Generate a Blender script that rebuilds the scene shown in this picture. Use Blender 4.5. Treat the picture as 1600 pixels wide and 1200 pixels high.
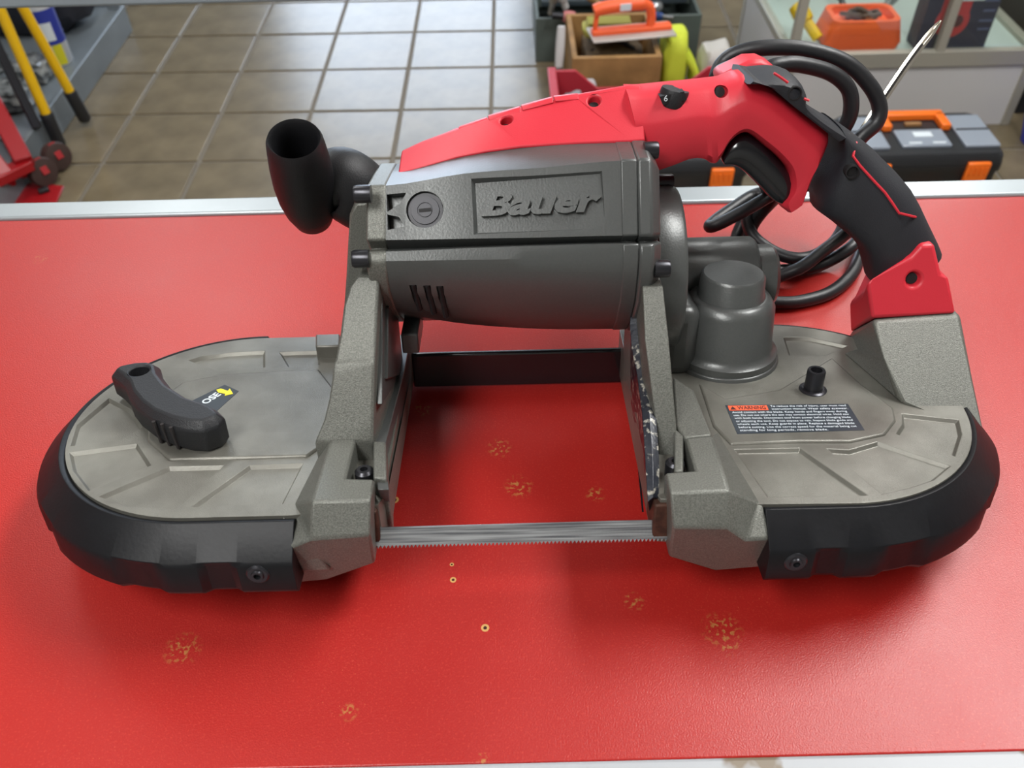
import bpy, bmesh, math, random
from mathutils import Vector, Matrix
random.seed(7)
for o in list(bpy.data.objects): bpy.data.objects.remove(o)
SC = bpy.context.scene
COL = SC.collection

# ------------------------------------------------------------------ camera
FPX, CAMH, GROUND = 1340.0, 0.38, -1.05          # focal length in px (1600 wide), height above counter, floor level
_X = Vector((1, .024, 0)).normalized()
_Y = Vector((-.024*1380, 1380, -FPX)).normalized()
_Z = _X.cross(_Y)
RC = Matrix((_X, _Y, _Z))                        # world <- camera
CAM = Vector((0, 0, CAMH))
cd = bpy.data.cameras.new('camera'); co = bpy.data.objects.new('camera', cd); COL.objects.link(co)
cd.sensor_width = 36; cd.lens = FPX/1600*36; cd.clip_start = .02; cd.clip_end = 60
cd.dof.use_dof = True; cd.dof.focus_distance = .46; cd.dof.aperture_fstop = 14.0
m4 = RC.to_4x4(); m4.translation = CAM; co.matrix_world = m4
SC.camera = co

# ------------------------------------------------------------------ light
SC.cycles.max_bounces = 7; SC.cycles.diffuse_bounces = 3; SC.cycles.glossy_bounces = 3; SC.cycles.use_denoising = True
SC.view_settings.view_transform = 'Standard'; SC.view_settings.look = 'None'
SC.view_settings.gamma = 1; SC.view_settings.use_curve_mapping = False
SC.view_settings.exposure = 0.62
wd = bpy.data.worlds.new('world'); SC.world = wd; wd.use_nodes = True
wb = wd.node_tree.nodes['Background']; wb.inputs[0].default_value = (.93, .97, 1, 1); wb.inputs[1].default_value = .35
def area(name, loc, size, power, col=(1, 1, 1), rot=(0, 0, 0)):
    l = bpy.data.lights.new(name, 'AREA'); l.shape = 'RECTANGLE'; l.size, l.size_y = size; l.energy = power; l.color = col
    o = bpy.data.objects.new(name, l); COL.objects.link(o); o.location = loc; o.rotation_euler = rot
    return o
CEIL = 1.75
LAMPS = [(-.75, -.55, 19), (1.1, .9, 27), (-1.1, 2.3, 9), (1.5, 3.2, 20)]
for (lx_, ly_, pw) in LAMPS:
    area('ceiling_lamp_light', (lx_, ly_, CEIL-.065), (.5, 1.1), pw, (1, 1, .985))
area('window_daylight', (-.78, 6.88, .55), (1.9, 2.3), 34, (.72, .84, 1), (math.radians(-90), 0, 0))

# ------------------------------------------------------------------ frames
AL = math.radians(13); CA, SA = math.cos(AL), math.sin(AL)
ML = Matrix(((1, 0, 0), (0, CA, -SA), (0, SA, CA)))   # saw-local <- world (saw lies tilted back 13 deg)
ORG = Vector((0, .367, 0)); CAML = ML @ (CAM-ORG)
def ray(px, py): return (RC @ Vector((px-800, 600-py, -FPX)))/FPX
def L(px, py, z=None, y=None, x=None):
    """point of the saw (own coordinates) seen at a photo pixel, on one of its planes"""
    d = ML @ ray(px, py)
    t = (z-CAML.z)/d.z if z is not None else (y-CAML.y)/d.y if y is not None else (x-CAML.x)/d.x
    return CAML+d*t
def LP(px, py, p0, n):
    d = ML @ ray(px, py); t = (p0-CAML).dot(n)/d.dot(n); return CAML+d*t
def W(px, py, z=None, y=None):
    d = ray(px, py); t = (z-CAM.z)/d.z if z is not None else (y-CAM.y)/d.y
    return CAM+d*t
def toL(w): return ML @ (Vector(w)-ORG)

# ------------------------------------------------------------------ materials
def lin(r, g, b):
    f = lambda c: (c/12.92 if c <= .04045 else ((c+.055)/1.055)**2.4)
    return (f(r/255), f(g/255), f(b/255), 1)
def mat(name, col, rough=.5, metal=0, spec=.5, coat=0, bump=0, bscale=400, var=0, vscale=60, vcol=None, emit=None, estr=0, trans=0, alpha=1):
    m = bpy.data.materials.new(name); m.use_nodes = True
    nt = m.node_tree; b = nt.nodes['Principled BSDF']
    b.inputs['Base Color'].default_value = col; b.inputs['Roughness'].default_value = rough; b.inputs['Metallic'].default_value = metal
    b.inputs['Specular IOR Level'].default_value = spec; b.inputs['Coat Weight'].default_value = coat
    b.inputs['Transmission Weight'].default_value = trans; b.inputs['Alpha'].default_value = alpha
    if emit: b.inputs['Emission Color'].default_value = emit; b.inputs['Emission Strength'].default_value = estr
    tc = nt.nodes.new('ShaderNodeTexCoord')
    if bump:
        n = nt.nodes.new('ShaderNodeTexNoise'); n.inputs['Scale'].default_value = bscale; n.inputs['Detail'].default_value = 3
        nt.links.new(tc.outputs['Object'], n.inputs['Vector'])
        bp = nt.nodes.new('ShaderNodeBump'); bp.inputs['Strength'].default_value = bump; bp.inputs['Distance'].default_value = .0006
        nt.links.new(n.outputs['Fac'], bp.inputs['Height']); nt.links.new(bp.outputs['Normal'], b.inputs['Normal'])
    if var:
        n = nt.nodes.new('ShaderNodeTexNoise'); n.inputs['Scale'].default_value = vscale; n.inputs['Detail'].default_value = 4
        nt.links.new(tc.outputs['Object'], n.inputs['Vector'])
        rp = nt.nodes.new('ShaderNodeValToRGB'); rp.color_ramp.elements[0].position = .35; rp.color_ramp.elements[1].position = .68
        k = 1-var
        rp.color_ramp.elements[0].color = vcol or (col[0]*k, col[1]*k, col[2]*k, 1); rp.color_ramp.elements[1].color = col
        nt.links.new(n.outputs['Fac'], rp.inputs['Fac']); nt.links.new(rp.outputs['Color'], b.inputs['Base Color'])
    return m
M = {}
M['cast'] = mat('painted_casting', lin(122, 123, 116), .42, .35, .5, 0, .35, 2200, .42, 1500)
M['cast2'] = mat('reflection_mottled_cover', lin(128, 127, 119), .36, .4, .5, 0, .25, 2200, .26, 34, vcol=lin(104, 102, 95))  # brownish mottling puts dull, dirty-looking reflections into the cover colour
M['castd'] = mat('gear_case_paint', lin(86, 88, 87), .33, .3, .5, 0, .12, 900, .06, 700)
M['rubber'] = mat('black_rubber', lin(15, 16, 20), .46, 0, .3, 0, .12, 500, .25, 120)
M['black'] = mat('black_plastic', lin(30, 31, 34), .5, 0, .45, 0, .35, 1500)
M['grip'] = mat('grip_rubber', lin(36, 37, 42), .52, 0, .4, 0, .25, 1600)
M['gloss'] = mat('glossy_black', lin(20, 20, 24), .18, 0, .5, .3)
M['red'] = mat('red_plastic', lin(202, 44, 58), .42, 0, .45, 0, .1, 1500)
M['steel'] = mat('steel', lin(185, 187, 190), .3, .9, .5, 0, .05, 300, .3, 200)
M['dsteel'] = mat('black_oxide_steel', lin(58, 58, 62), .3, .7)
M['hole'] = mat('recess_dark', lin(22, 20, 22), .7)
M['alu'] = mat('aluminium_trim', lin(168, 176, 180), .35, .45, .5, 0, .05, 200, .12, 8)
M['white'] = mat('white_panel', lin(205, 203, 203), .55)
M['label'] = mat('black_label', lin(46, 54, 62), .35)
M['orange_p'] = mat('orange_print', lin(240, 98, 62), .45)
M['white_p'] = mat('white_print', lin(222, 230, 236), .5)
M['yellow_p'] = mat('yellow_print', lin(246, 226, 40), .45)
M['groove'] = mat('dark_gap', lin(38, 34, 34), .8)

# ------------------------------------------------------------------ mesh helpers
def sm(me, ang=35):
    for p in me.polygons: p.use_smooth = True
    try: me.set_sharp_from_angle(angle=math.radians(ang))
    except Exception: pass
def link(name, me, m, parent=None, bevel=0, seg=2, ang=35, blim=30):
    o = bpy.data.objects.new(name, me); COL.objects.link(o)
    if m is not None:
        me.materials.clear(); me.materials.append(m)
    if parent is not None: o.parent = parent
    if bevel:
        md = o.modifiers.new('bevel', 'BEVEL'); md.width = bevel; md.segments = seg; md.limit_method = 'ANGLE'; md.angle_limit = math.radians(blim)
        md.use_clamp_overlap = True
    sm(me, ang)
    return o
class MB:
    def __init__(s): s.v = []; s.f = []
    def add(s, vs, fs):
        k = len(s.v); s.v += [tuple(v) for v in vs]; s.f += [[i+k for i in f] for f in fs]; return s
    def loft(s, loops, cap=True, closed=True):
        k = len(s.v); n = len(loops[0])
        for lp in loops: s.v += [tuple(p) for p in lp]
        for a in range(len(loops)-1):
            for i in range(n if closed else n-1):
                j = (i+1) % n
                s.f.append([k+a*n+i, k+a*n+j, k+(a+1)*n+j, k+(a+1)*n+i])
        if cap:
            s.f.append([k+i for i in range(n)][::-1]); s.f.append([k+(len(loops)-1)*n+i for i in range(n)])
        return s
    def prism(s, poly, z0, z1, taper=0):
        c = Vector((sum(p[0] for p in poly)/len(poly), sum(p[1] for p in poly)/len(poly)))
        lo = [(p[0], p[1], z0) for p in poly]; hi = []
        for p in poly:
            d = Vector((p[0], p[1]))-c; l = d.length or 1
            q = c+d*((l-taper)/l); hi.append((q.x, q.y, z1))
        return s.loft([lo, hi])
    def box(s, c, d, R=None):
        vs = []
        for sx in (-1, 1):
            for sy in (-1, 1):
                for sz in (-1, 1):
                    v = Vector((sx*d[0]/2, sy*d[1]/2, sz*d[2]/2))
                    if R is not None: v = R @ v
                    vs.append(v+Vector(c))
        return s.add(vs, [[0, 1, 3, 2], [4, 6, 7, 5], [0, 4, 5, 1], [2, 3, 7, 6], [0, 2, 6, 4], [1, 5, 7, 3]])
    def rev(s, prof, c, ax=(0, 0, 1), n=32, cap=True):
        """prof: (r, h) along axis"""
        a = Vector(ax).normalized(); u = a.orthogonal().normalized(); w = a.cross(u)
        loops = [[Vector(c)+a*h+(u*math.cos(t)+w*math.sin(t))*r for t in [2*math.pi*i/n for i in range(n)]] for r, h in prof]
        return s.loft(loops, cap)
    def tube(s, pts, r, n=10, sub=6, cap=True):
        P = spline(pts, sub) if sub else [Vector(p) for p in pts]
        rr = (lambda t: r) if not callable(r) else r
        t0 = (P[1]-P[0]).normalized(); u = t0.orthogonal().normalized(); loops = []
        for i, p in enumerate(P):
            t = ((P[min(i+1, len(P)-1)]-P[max(i-1, 0)])).normalized()
            u = (u-t*u.dot(t)).normalized(); w = t.cross(u); R = rr(i/(len(P)-1))
            loops.append([p+(u*math.cos(a)+w*math.sin(a))*R for a in [2*math.pi*k/n for k in range(n)]])
        return s.loft(loops, cap)
    def mesh(s, name):
        me = bpy.data.meshes.new(name); me.from_pydata(s.v, [], s.f); me.validate()
        bm = bmesh.new(); bm.from_mesh(me); bmesh.ops.recalc_face_normals(bm, faces=bm.faces); bm.to_mesh(me); bm.free()
        return me
    def build(s, name, m, parent=None, **k): return link(name, s.mesh(name), m, parent, **k)
def spline(pts, sub=6):
    P = [Vector(p) for p in pts]; out = []
    for i in range(len(P)-1):
        a, b, c, d = P[max(i-1, 0)], P[i], P[i+1], P[min(i+2, len(P)-1)]
        for k in range(sub):
            t = k/sub
            out.append(.5*((2*b)+(c-a)*t+(2*a-5*b+4*c-d)*t*t+(3*b-a-3*c+d)*t**3))
    out.append(P[-1]); return out
def cut(o, cutter_mb, name='cutter'):
    """boolean difference baked into the mesh"""
    co_ = cutter_mb.build(name, M['hole'], o)
    md = o.modifiers.new('cut', 'BOOLEAN'); md.operation = 'DIFFERENCE'; md.object = co_; md.solver = 'EXACT'
    dg = bpy.context.evaluated_depsgraph_get()
    hold = [m_ for m_ in o.modifiers if m_.type == 'BEVEL']
    for h in hold: h.show_viewport = False
    dg = bpy.context.evaluated_depsgraph_get(); dg.update()
    me = bpy.data.meshes.new_from_object(o.evaluated_get(dg)); o.modifiers.remove(md)
    for h in hold: h.show_viewport = True
    ms = [s_.material for s_ in o.material_slots]
    o.data = me; me.materials.clear()
    for q in ms: me.materials.append(q)
    for p in me.polygons: p.material_index = min(p.material_index, len(ms)-1)
    bpy.data.objects.remove(co_); sm(me)
    return o
def text(name, body, m, parent, size, org, xd, yd, extrude=.0002, bold=0, shear=0, sx=1, align='LEFT', space=1):
    """lettering as mesh lying on plane (org, x dir, y dir)"""
    cu = bpy.data.curves.new(name, 'FONT'); cu.body = body; cu.size = size; cu.extrude = extrude; cu.offset = bold; cu.shear = shear
    cu.align_x = align; cu.space_character = space; cu.resolution_u = 3
    t = bpy.data.objects.new(name, cu); COL.objects.link(t)
    dg = bpy.context.evaluated_depsgraph_get(); dg.update()
    me = bpy.data.meshes.new_from_object(t.evaluated_get(dg)); bpy.data.objects.remove(t)
    X = Vector(xd).normalized(); Z = X.cross(Vector(yd)).normalized(); Yv = Z.cross(X)
    R = Matrix((X*sx, Yv, Z)).transposed().to_4x4(); R.translation = Vector(org)
    me.transform(R)
    o = link(name, me, m, parent)
    return o
def tag(o, label, cat, group=None, kind=None):
    if label: o['label'] = label
    if cat: o['category'] = cat
    if group: o['group'] = group
    if kind: o['kind'] = kind
    return o
def empty(name, loc=(0, 0, 0), rot=(0, 0, 0)):
    o = bpy.data.objects.new(name, None); COL.objects.link(o); o.location = loc; o.rotation_euler = rot; o.empty_display_size = .05
    return o

# ================================================================== STRUCTURE: room, floor tiles, ceiling, walls
m_tile = mat('ceramic_tile', lin(126, 113, 90), .27, 0, .5, 0, .30, 30, .30, 9)
m_tile.node_tree.nodes['Principled BSDF'].inputs['Coat Weight'].default_value = .0
m_grout = mat('grout', lin(120, 112, 100), .8)
RX0, RX1, RY0, RY1 = -4.0, 4.2, -2.5, 7.0
fl = MB().box(((RX0+RX1)/2, (RY0+RY1)/2, GROUND-.03), (RX1-RX0, RY1-RY0, .05)).build('floor', m_grout)
tag(fl, 'beige tiled shop floor with grey grout lines', 'floor', kind='structure')
TS = .305
tm = MB().box((0, 0, 0), (TS-.011, TS-.011, .008)).mesh('tile')
ta = math.radians(-.83); tp = W(627, 172, z=GROUND)
u = Vector((math.cos(ta), math.sin(ta), 0)); v = Vector((-math.sin(ta), math.cos(ta), 0))
first = True
for i in range(-7, 8):
    for j in range(-3, 6):
        c = tp+u*TS*(i+.5)+v*TS*(j+.5)
        o = bpy.data.objects.new('tile', tm); COL.objects.link(o)
        if first:
            tm.materials.append(m_tile); first = False
        o.location = (c.x, c.y, GROUND-.004+random.uniform(-.0006, .0006)); o.rotation_euler = (random.uniform(-.0015, .0015), random.uniform(-.0015, .0015), ta)
        o.parent = fl
        md = o.modifiers.new('bevel', 'BEVEL'); md.width = .003; md.segments = 2
m_wall = mat('wall_paint', lin(214, 212, 205), .8); m_ceil = mat('ceiling_paint', lin(225, 225, 222), .85)
WH = CEIL-GROUND; WZ = (CEIL+GROUND)/2
for nm, c, d in (('wall_back', ((RX0+RX1)/2, RY1+.05, WZ), (RX1-RX0+.2, .1, WH)), ('wall_front', ((RX0+RX1)/2, RY0-.05, WZ), (RX1-RX0+.2, .1, WH)),
                 ('wall_left', (RX0-.05, (RY0+RY1)/2, WZ), (.1, RY1-RY0, WH)), ('wall_right', (RX1+.05, (RY0+RY1)/2, WZ), (.1, RY1-RY0, WH)),
                 ('ceiling', ((RX0+RX1)/2, (RY0+RY1)/2, CEIL+.05), (RX1-RX0+.2, RY1-RY0+.2, .1))):
    o = MB().box(c, d).build(nm, m_ceil if nm == 'ceiling' else m_wall); o['kind'] = 'structure'
    o['label'] = {'wall_back': 'far shop wall holding the wide front window', 'wall_front': 'shop wall behind the photographer', 'wall_left': 'pale shop wall behind the metal shelf unit',
                  'wall_right': 'pale shop wall behind the glass display case', 'ceiling': 'pale flat shop ceiling with lamp panels'}[nm]
# window in the far wall: frame and bright panes
m_pane = mat('daylight_pane', (.8, .88, 1, 1), .1, emit=(.70, .83, 1, 1), estr=2.0)
wn = MB()
for x in (-1.76, -.78, .2): wn.box((x, 6.96, .55), (.06, .08, 2.4))
for z in (-.65, 1.75): wn.box((-.78, 6.96, z-.03 if z > 0 else z), (2.02, .08, .06))
wf = wn.build('window_1', M['alu']); wf['kind'] = 'structure'; wf['label'] = 'wide shop window with bright daylight panes'
for x in (-1.27, -.29):
    p = MB().box((x, 6.985, .55), (.95, .01, 2.3)).build('pane', m_pane, wf)
# ceiling lamps
m_diff = mat('lamp_diffuser', (.95, .95, .93, 1), .6, emit=(1, .985, .95, 1), estr=3)
for k, (x, y, pw) in enumerate(LAMPS):
    e = empty('ceiling_lamp', (x, y, CEIL))
    tag(e, ['flat ceiling lamp panel behind the photographer', 'flat ceiling lamp panel above the red counter', 'flat ceiling lamp panel above the metal shelf unit', 'flat ceiling lamp panel above the display case'][k], 'lamp', 'ceiling lamp panels')
    MB().box((0, 0, -.02), (.62, 1.22, .04)).build('frame', M['white'], e)
    MB().box((0, 0, -.048), (.54, 1.14, .016)).build('diffuser', m_diff, e)

# ================================================================== COUNTER
def counter_material():
    m = mat('red_laminate', lin(205, 38, 36), .3, 0, .5, 0)
    nt = m.node_tree; b = nt.nodes['Principled BSDF']; N = nt.nodes.new; K = nt.links.new
    tc = N('ShaderNodeTexCoord')
    def noise(s, d=3):
        n = N('ShaderNodeTexNoise'); n.inputs['Scale'].default_value = s; n.inputs['Detail'].default_value = d; K(tc.outputs['Object'], n.inputs['Vector']); return n.outputs['Fac']
    def mth(op, a, c=None, cl=False):
        n = N('ShaderNodeMath'); n.operation = op; n.use_clamp = cl
        for i, q in enumerate((a, c)):
            if q is None: continue
            if isinstance(q, (int, float)): n.inputs[i].default_value = q
            else: K(q, n.inputs[i])
        return n.outputs[0]
    def ramp(f, a, c):
        n = N('ShaderNodeMapRange'); n.inputs['From Min'].default_value = a; n.inputs['From Max'].default_value = c; K(f, n.inputs['Value']); return n.outputs[0]
    def mix(f, a, c):
        n = N('ShaderNodeMix'); n.data_type = 'RGBA'; K(f, n.inputs['Factor'])
        for s, q in ((6, a), (7, c)):
            if isinstance(q, tuple): n.inputs[s].default_value = q
            else: K(q, n.inputs[s])
        return n.outputs[2]
    col = mix(ramp(noise(3), .3, .7), lin(158, 29, 26), lin(172, 34, 27))
    col = mix(mth('MULTIPLY', ramp(noise(900, 2), .55, .75), .22), col, lin(225, 90, 70))
    # worn patches with their own places on the board
    tan = lin(176, 122, 66)
    fine = ramp(noise(420, 4), .52, .60)
    acc = None
    for (px, py, r) in ((1128, 985, .011), (1135, 1005, .007), (285, 1015, .010), (930, 772, .006), (810, 760, .009), (755, 1186, .0035), (990, 940, .006), (545, 1112, .005), (780, 700, .008), (170, 720, .008), (62, 405, .006), (590, 440, .005), (660, 640, .006), (1330, 430, .003)):
        w = W(px, py, z=0)
        d = N('ShaderNodeVectorMath'); d.operation = 'DISTANCE'; K(tc.outputs['Object'], d.inputs[0]); d.inputs[1].default_value = w
        k = ramp(d.outputs['Value'], r, r*.35); k = mth('MINIMUM', k, 1, True)
        acc = k if acc is None else mth('MAXIMUM', acc, k)
    f = mth('MULTIPLY', mth('MULTIPLY', acc, fine, True), .8)
    col = mix(f, col, tan)
    sp = ramp(noise(1500, 1), .72, .76); gate = ramp(noise(14, 2), .5, .62)
    col = mix(mth('MULTIPLY', mth('MULTIPLY', sp, gate, True), .6), col, lin(215, 130, 90))
    # dark cup ring around small screw holes
    for (px, py, r) in ((708, 906, .0016), (758, 981, .002), (706, 882, .0011), (617, 781, .0022)):
        w = W(px, py, z=0)
        d = N('ShaderNodeVectorMath'); d.operation = 'DISTANCE'; K(tc.outputs['Object'], d.inputs[0]); d.inputs[1].default_value = w
        col = mix(mth('LESS_THAN', d.outputs['Value'], r), col, lin(196, 150, 90))
        col = mix(mth('LESS_THAN', d.outputs['Value'], r*.45), col, lin(60, 30, 20))
    K(col, b.inputs['Base Color'])
    K(ramp(noise(9, 4), .2, 1.4), b.inputs['Roughness'])
    b.inputs['Roughness'].default_value = .36
    rr = N('ShaderNodeMapRange'); rr.inputs['To Min'].default_value = .3; rr.inputs['To Max'].default_value = .44; K(noise(12, 4), rr.inputs['Value']); K(rr.outputs[0], b.inputs['Roughness'])
    bp = N('ShaderNodeBump'); bp.inputs['Strength'].default_value = .35; bp.inputs['Distance'].default_value = .0004; K(noise(1300, 2), bp.inputs['Height']); K(bp.outputs['Normal'], b.inputs['Normal'])
    return m
m_counter = counter_material()
m_peel = mat('peeling_white_paint', lin(168, 171, 175), .45, 0, .5, 0, .3, 60, 1, 24, vcol=lin(124, 112, 96))
m_peel.node_tree.nodes['Color Ramp'].color_ramp.elements[0].position = .36
m_peel.node_tree.nodes['Color Ramp'].color_ramp.elements[1].position = .40
CX0, CX1, CYF, CYR = -1.5, 1.5, .1405, .5575
ct = empty('shop_counter', (0, .35, GROUND)); tag(ct, 'shop counter with a red laminate top and metal edge trim', 'counter')
def cbox(name, c, d, m, bevel=.001):
    o = MB().box((c[0], c[1], c[2]), d).build(name, m, ct, bevel=bevel); o.matrix_parent_inverse = Matrix.Translation((0, -.35, -GROUND)); return o
cbox('red_top', (0, (CYF+CYR)/2, -.009), (CX1-CX0, CYR-CYF, .018), m_counter)
cbox('edge_trim', (0, CYR+.0105, -.0085), (CX1-CX0, .021, .022), M['alu'], .002)
cbox('edge_trim', (0, CYF-.018, -.0085), (CX1-CX0, .036, .021), m_peel, .002)
cbox('cabinet_body', (0, .35, -.53), (CX1-CX0-.04, .36, 1.02), M['white'])
# low counter rail across the aisle
rl = empty('aisle_rail', (0, 1.0, GROUND)); tag(rl, 'pale grey rail of the neighbouring counter across the aisle', 'rail')
for nm, c, d, m in (('rail_bar', (-.2, 1.005, .014), (3.0, .09, .028), M['alu']), ('rail_post', (-1.62, 1.005, -.525), (.06, .06, 1.05), M['alu']), ('rail_post', (1.24, 1.005, -.525), (.06, .06, 1.05), M['alu'])):
    o = MB().box(c, d).build(nm, m, rl, bevel=.004); o.matrix_parent_inverse = Matrix.Translation((0, -1.0, -GROUND))

# ================================================================== BAND SAW
saw = empty('portable_band_saw', ORG, (-AL, 0, 0))
tag(saw, 'grey and red corded portable band saw lying on the red counter', 'band saw')
T = .032                                             # thickness of the wheel covers
LC, RCN, CR = Vector((-.148, -.070)), Vector((.152, -.070)), .081
def xy(pts, z=T): return [tuple(L(px, py, z=z).xy) for px, py in pts]
def arc(c, r, a0, a1, n): return [(c.x+r*math.cos(a0+(a1-a0)*i/n), c.y+r*math.sin(a0+(a1-a0)*i/n)) for i in range(n+1)]
PI = math.pi
def inset(poly, d):
    """shrink a polygon by d in small steps; edges that would flip collapse to a point"""
    n = len(poly); s = 1 if sum(poly[i][0]*poly[(i+1) % n][1]-poly[(i+1) % n][0]*poly[i][1] for i in range(n)) > 0 else -1
    V2 = [Vector((p[0], p[1])) for p in poly]; K = 1 if d < 0 else 8
    def edir(i, sg):
        j = i
        for _ in range(n):
            j = (j+sg) % n; e = (V2[j]-V2[i])*sg
            if e.length > 1e-6: return e.normalized()
        return Vector((1, 0))
    for _ in range(K):
        new = []
        for i in range(n):
            e1, e2 = edir(i, -1), edir(i, 1)
            b_ = Vector((-e1.y, e1.x))*s+Vector((-e2.y, e2.x))*s
            new.append(V2[i]+b_/max(b_.length_squared, .8)*2*d/K)
        for _k in range(4):
            for i in range(n):
                j = (i+1) % n
                if (new[j]-new[i]).dot(V2[j]-V2[i]) < 0:
                    m_ = (new[i]+new[j])/2; new[i] = m_.copy(); new[j] = m_.copy()
        V2 = new
    return [tuple(p) for p in V2]
def chaikin(poly, k=1):
    for _ in range(k):
        out = []
        for i in range(len(poly)):
            a_, b_ = Vector(poly[i]), Vector(poly[(i+1) % len(poly)]); out += [tuple(a_*.78+b_*.22), tuple(a_*.22+b_*.78)]
        poly = out
    return poly
def pockets(polys, z, depth=.0019, slope=.0013):
    mb = MB()
    for p in polys:
        q = inset(p, slope)
        lo = [(a, b, z-depth) for a, b in q]; hi = [(a, b, z+.0004) for a, b in inset(p, -.0004)]
        mb.loft([lo, hi])
    return mb
# --- left wheel cover
outl = arc(LC, CR, PI/2, 1.5*PI, 48)+[(-.100, LC.y-CR), (-.062, -.145), (-.060, -.14), (-.060, .011), (-.1, .011)]
wl = MB().prism(outl, .006, T).build('wheel_cover', M['cast2'], saw, bevel=.0022, seg=3); wl['label'] = 'round grey wheel cover under the tension lever'
cut(wl, pockets([xy(p) for p in (
    [(170, 622), (120, 664), (110, 697), (190, 687), (222, 668), (205, 640)],
    [(108, 707), (114, 735), (138, 767), (236, 727), (214, 693)],
    [(153, 776), (200, 791), (276, 796), (350, 727), (264, 729)],
    [(298, 792), (442, 787), (474, 724), (390, 727)],
    [(294, 563), (342, 580), (414, 574), (414, 548), (360, 551), (314, 557)],
    [(436, 550), (450, 573), (500, 570), (500, 548)])], T))
bs = MB().prism(xy([(352, 585), (500, 578), (525, 610), (505, 700), (482, 716), (390, 719), (350, 720), (262, 722), (228, 690), (232, 640), (285, 598)]), T-.004, T+.0012, .001).build('cover_boss', M['cast2'], wl, bevel=.001)
# --- right wheel cover
outr = arc(RCN, CR+.001, PI/2, -PI/2, 48)+[(.105, RCN.y-CR), (.066, -.146), (.064, -.14), (.066, .011), (.1, .012)]
wr = MB().prism(outr, .006, T).build('wheel_cover', M['cast2'], saw, bevel=.0022, seg=3); wr['label'] = 'round grey wheel cover carrying the warning label'
cut(wr, pockets([xy(p) for p in (
    [(1147, 702), (1250, 700), (1356, 774), (1199, 776)],
    [(1292, 701), (1327, 703), (1371, 690), (1486, 728), (1459, 750), (1422, 762), (1378, 772)],
    [(1409, 646), (1498, 656), (1503, 678), (1492, 713), (1400, 678), (1410, 663)],
    [(1224, 527), (1264, 527), (1325, 540), (1290, 555), (1233, 555)])], T))
bs = MB().prism(xy([(1090, 600), (1130, 625), (1215, 610), (1300, 560), (1345, 600), (1398, 640), (1402, 660), (1385, 682), (1330, 694), (1250, 694), (1140, 697), (1112, 668)]), T-.004, T+.0012, .001).build('cover_boss', M['cast2'], wr, bevel=.001)
# --- lower wheel guards that carry the tilted saw on the counter
for c, nm in ((LC, 'a'), (RCN, 'b')):
    pts = arc(Vector((c.x, -.062)), .052, 0, 2*PI, 36)[:-1]
    lo = []; hi = []
    for (x, y) in pts:
        hi.append((x, y, .008)); yy = y
        lo.append((x, yy, max(-.031, min(0, yy*SA/CA+.0004)) if yy < 0 else .0005))
    MB().loft([lo, hi]).build('wheel_guard', M['black'], saw)
# --- rubber bumpers
def bumper(c, side, xe):
    """ring of rubber round a wheel cover, rear tip -> outside -> front straight end"""
    path = []
    n = 64
    for i in range(n+1):
        t = i/n; a = PI/2+side*PI*t if side > 0 else PI/2-PI*t
        path.append((Vector((c.x, c.y)), Vector((math.cos(a), math.sin(a))), t))
    k = 14
    for i in range(1, k+1):
        x = c.x+(xe-c.x)*i/k
        path.append((Vector((x, c.y)), Vector((0, -1)), 1+i/k))
    loops = []
    for ctr, nrm, t in path:
        w = .006+.010*max(0, min(1, (t-(.18 if side > 0 else .34))/.25))
        w = .003 if (side < 0 and t < .30) else w
        zb = .016 if t < (.2 if side > 0 else .34) else .0
        notch = .0022 if (.70 < t < .735 or .90 < t < .96 or 1.20 < t < 1.46 or .52 < t < .55) else 0
        r = CR+.0012
        ro = r+w
        prof = [(r-.006, zb), (ro-.002-notch, zb), (ro-notch, zb+.003), (ro-notch*.9, .017), (ro-.0012, .0195), (r+.0045 if w > .006 else r+w*.7, T-.003), (r+.002, T-.0005), (r, T-.001), (r-.006, T-.006)]
        loops.append([(ctr.x+nrm.x*q, ctr.y+nrm.y*q, z) for q, z in prof])
    return MB().loft(loops)
bl = bumper(LC, 1, -.0985).build('bumper', M['rubber'], saw, bevel=.0008, ang=40); bl['label'] = 'worn black rubber bumper around the lever-side cover'
br = bumper(RCN, -1, .1115).build('bumper', M['rubber'], saw, bevel=.0008, ang=40); br['label'] = 'clean black rubber bumper around the label-side cover'
for par, (px, py) in ((bl, (403, 897)), (br, (1243, 878))):
    p = L(px, py, y=-.1680)
    s_ = MB().rev([(.0052, .004), (.0052, -.0004), (.0044, -.0010), (.0030, -.0010), (.0026, -.0018), (.0016, -.0018), (.0014, .001)], p, (0, 1, 0), 20).build('screw', M['dsteel'], par)
# --- blade guide housings (front noses)
def flat(pts, **k): return [L(px, py, **k) for px, py in pts]
YN = -.163
def nose(top, mid, low, bot, back, flank):
    pass
ZP = .044
# left nose: plateau, chamfered front, dark front face, flank towards the cover
nb = MB()
P = {}
P['a'] = L(518, 684, z=ZP); P['b'] = L(557, 681, z=ZP); P['c'] = L(541, 747, z=ZP); P['d'] = L(586, 748, z=ZP)
P['e'] = L(579, 782, z=ZP); P['f'] = L(487, 783, z=ZP)
P['g'] = L(579, 837, y=YN); P['h'] = L(485, 842, y=YN)
P['i'] = L(586, 880, y=YN+.010); P['j'] = L(512, 907, y=YN+.010); P['k'] = L(464, 911, y=YN+.010); P['l'] = L(451, 857, y=YN)
P['m'] = L(460, 787, z=T); P['n'] = L(508, 692, z=T); P['o'] = L(444, 798, z=T)
def zset(p, z): return Vector((p.x, p.y, z))
names = list(P); vs = [P[k] for k in names]; ix = {k: i for i, k in enumerate(names)}
base = {}
for k in ('a', 'b', 'c', 'd'):
    vs.append(zset(P[k], .006)); base[k] = len(vs)-1
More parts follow.
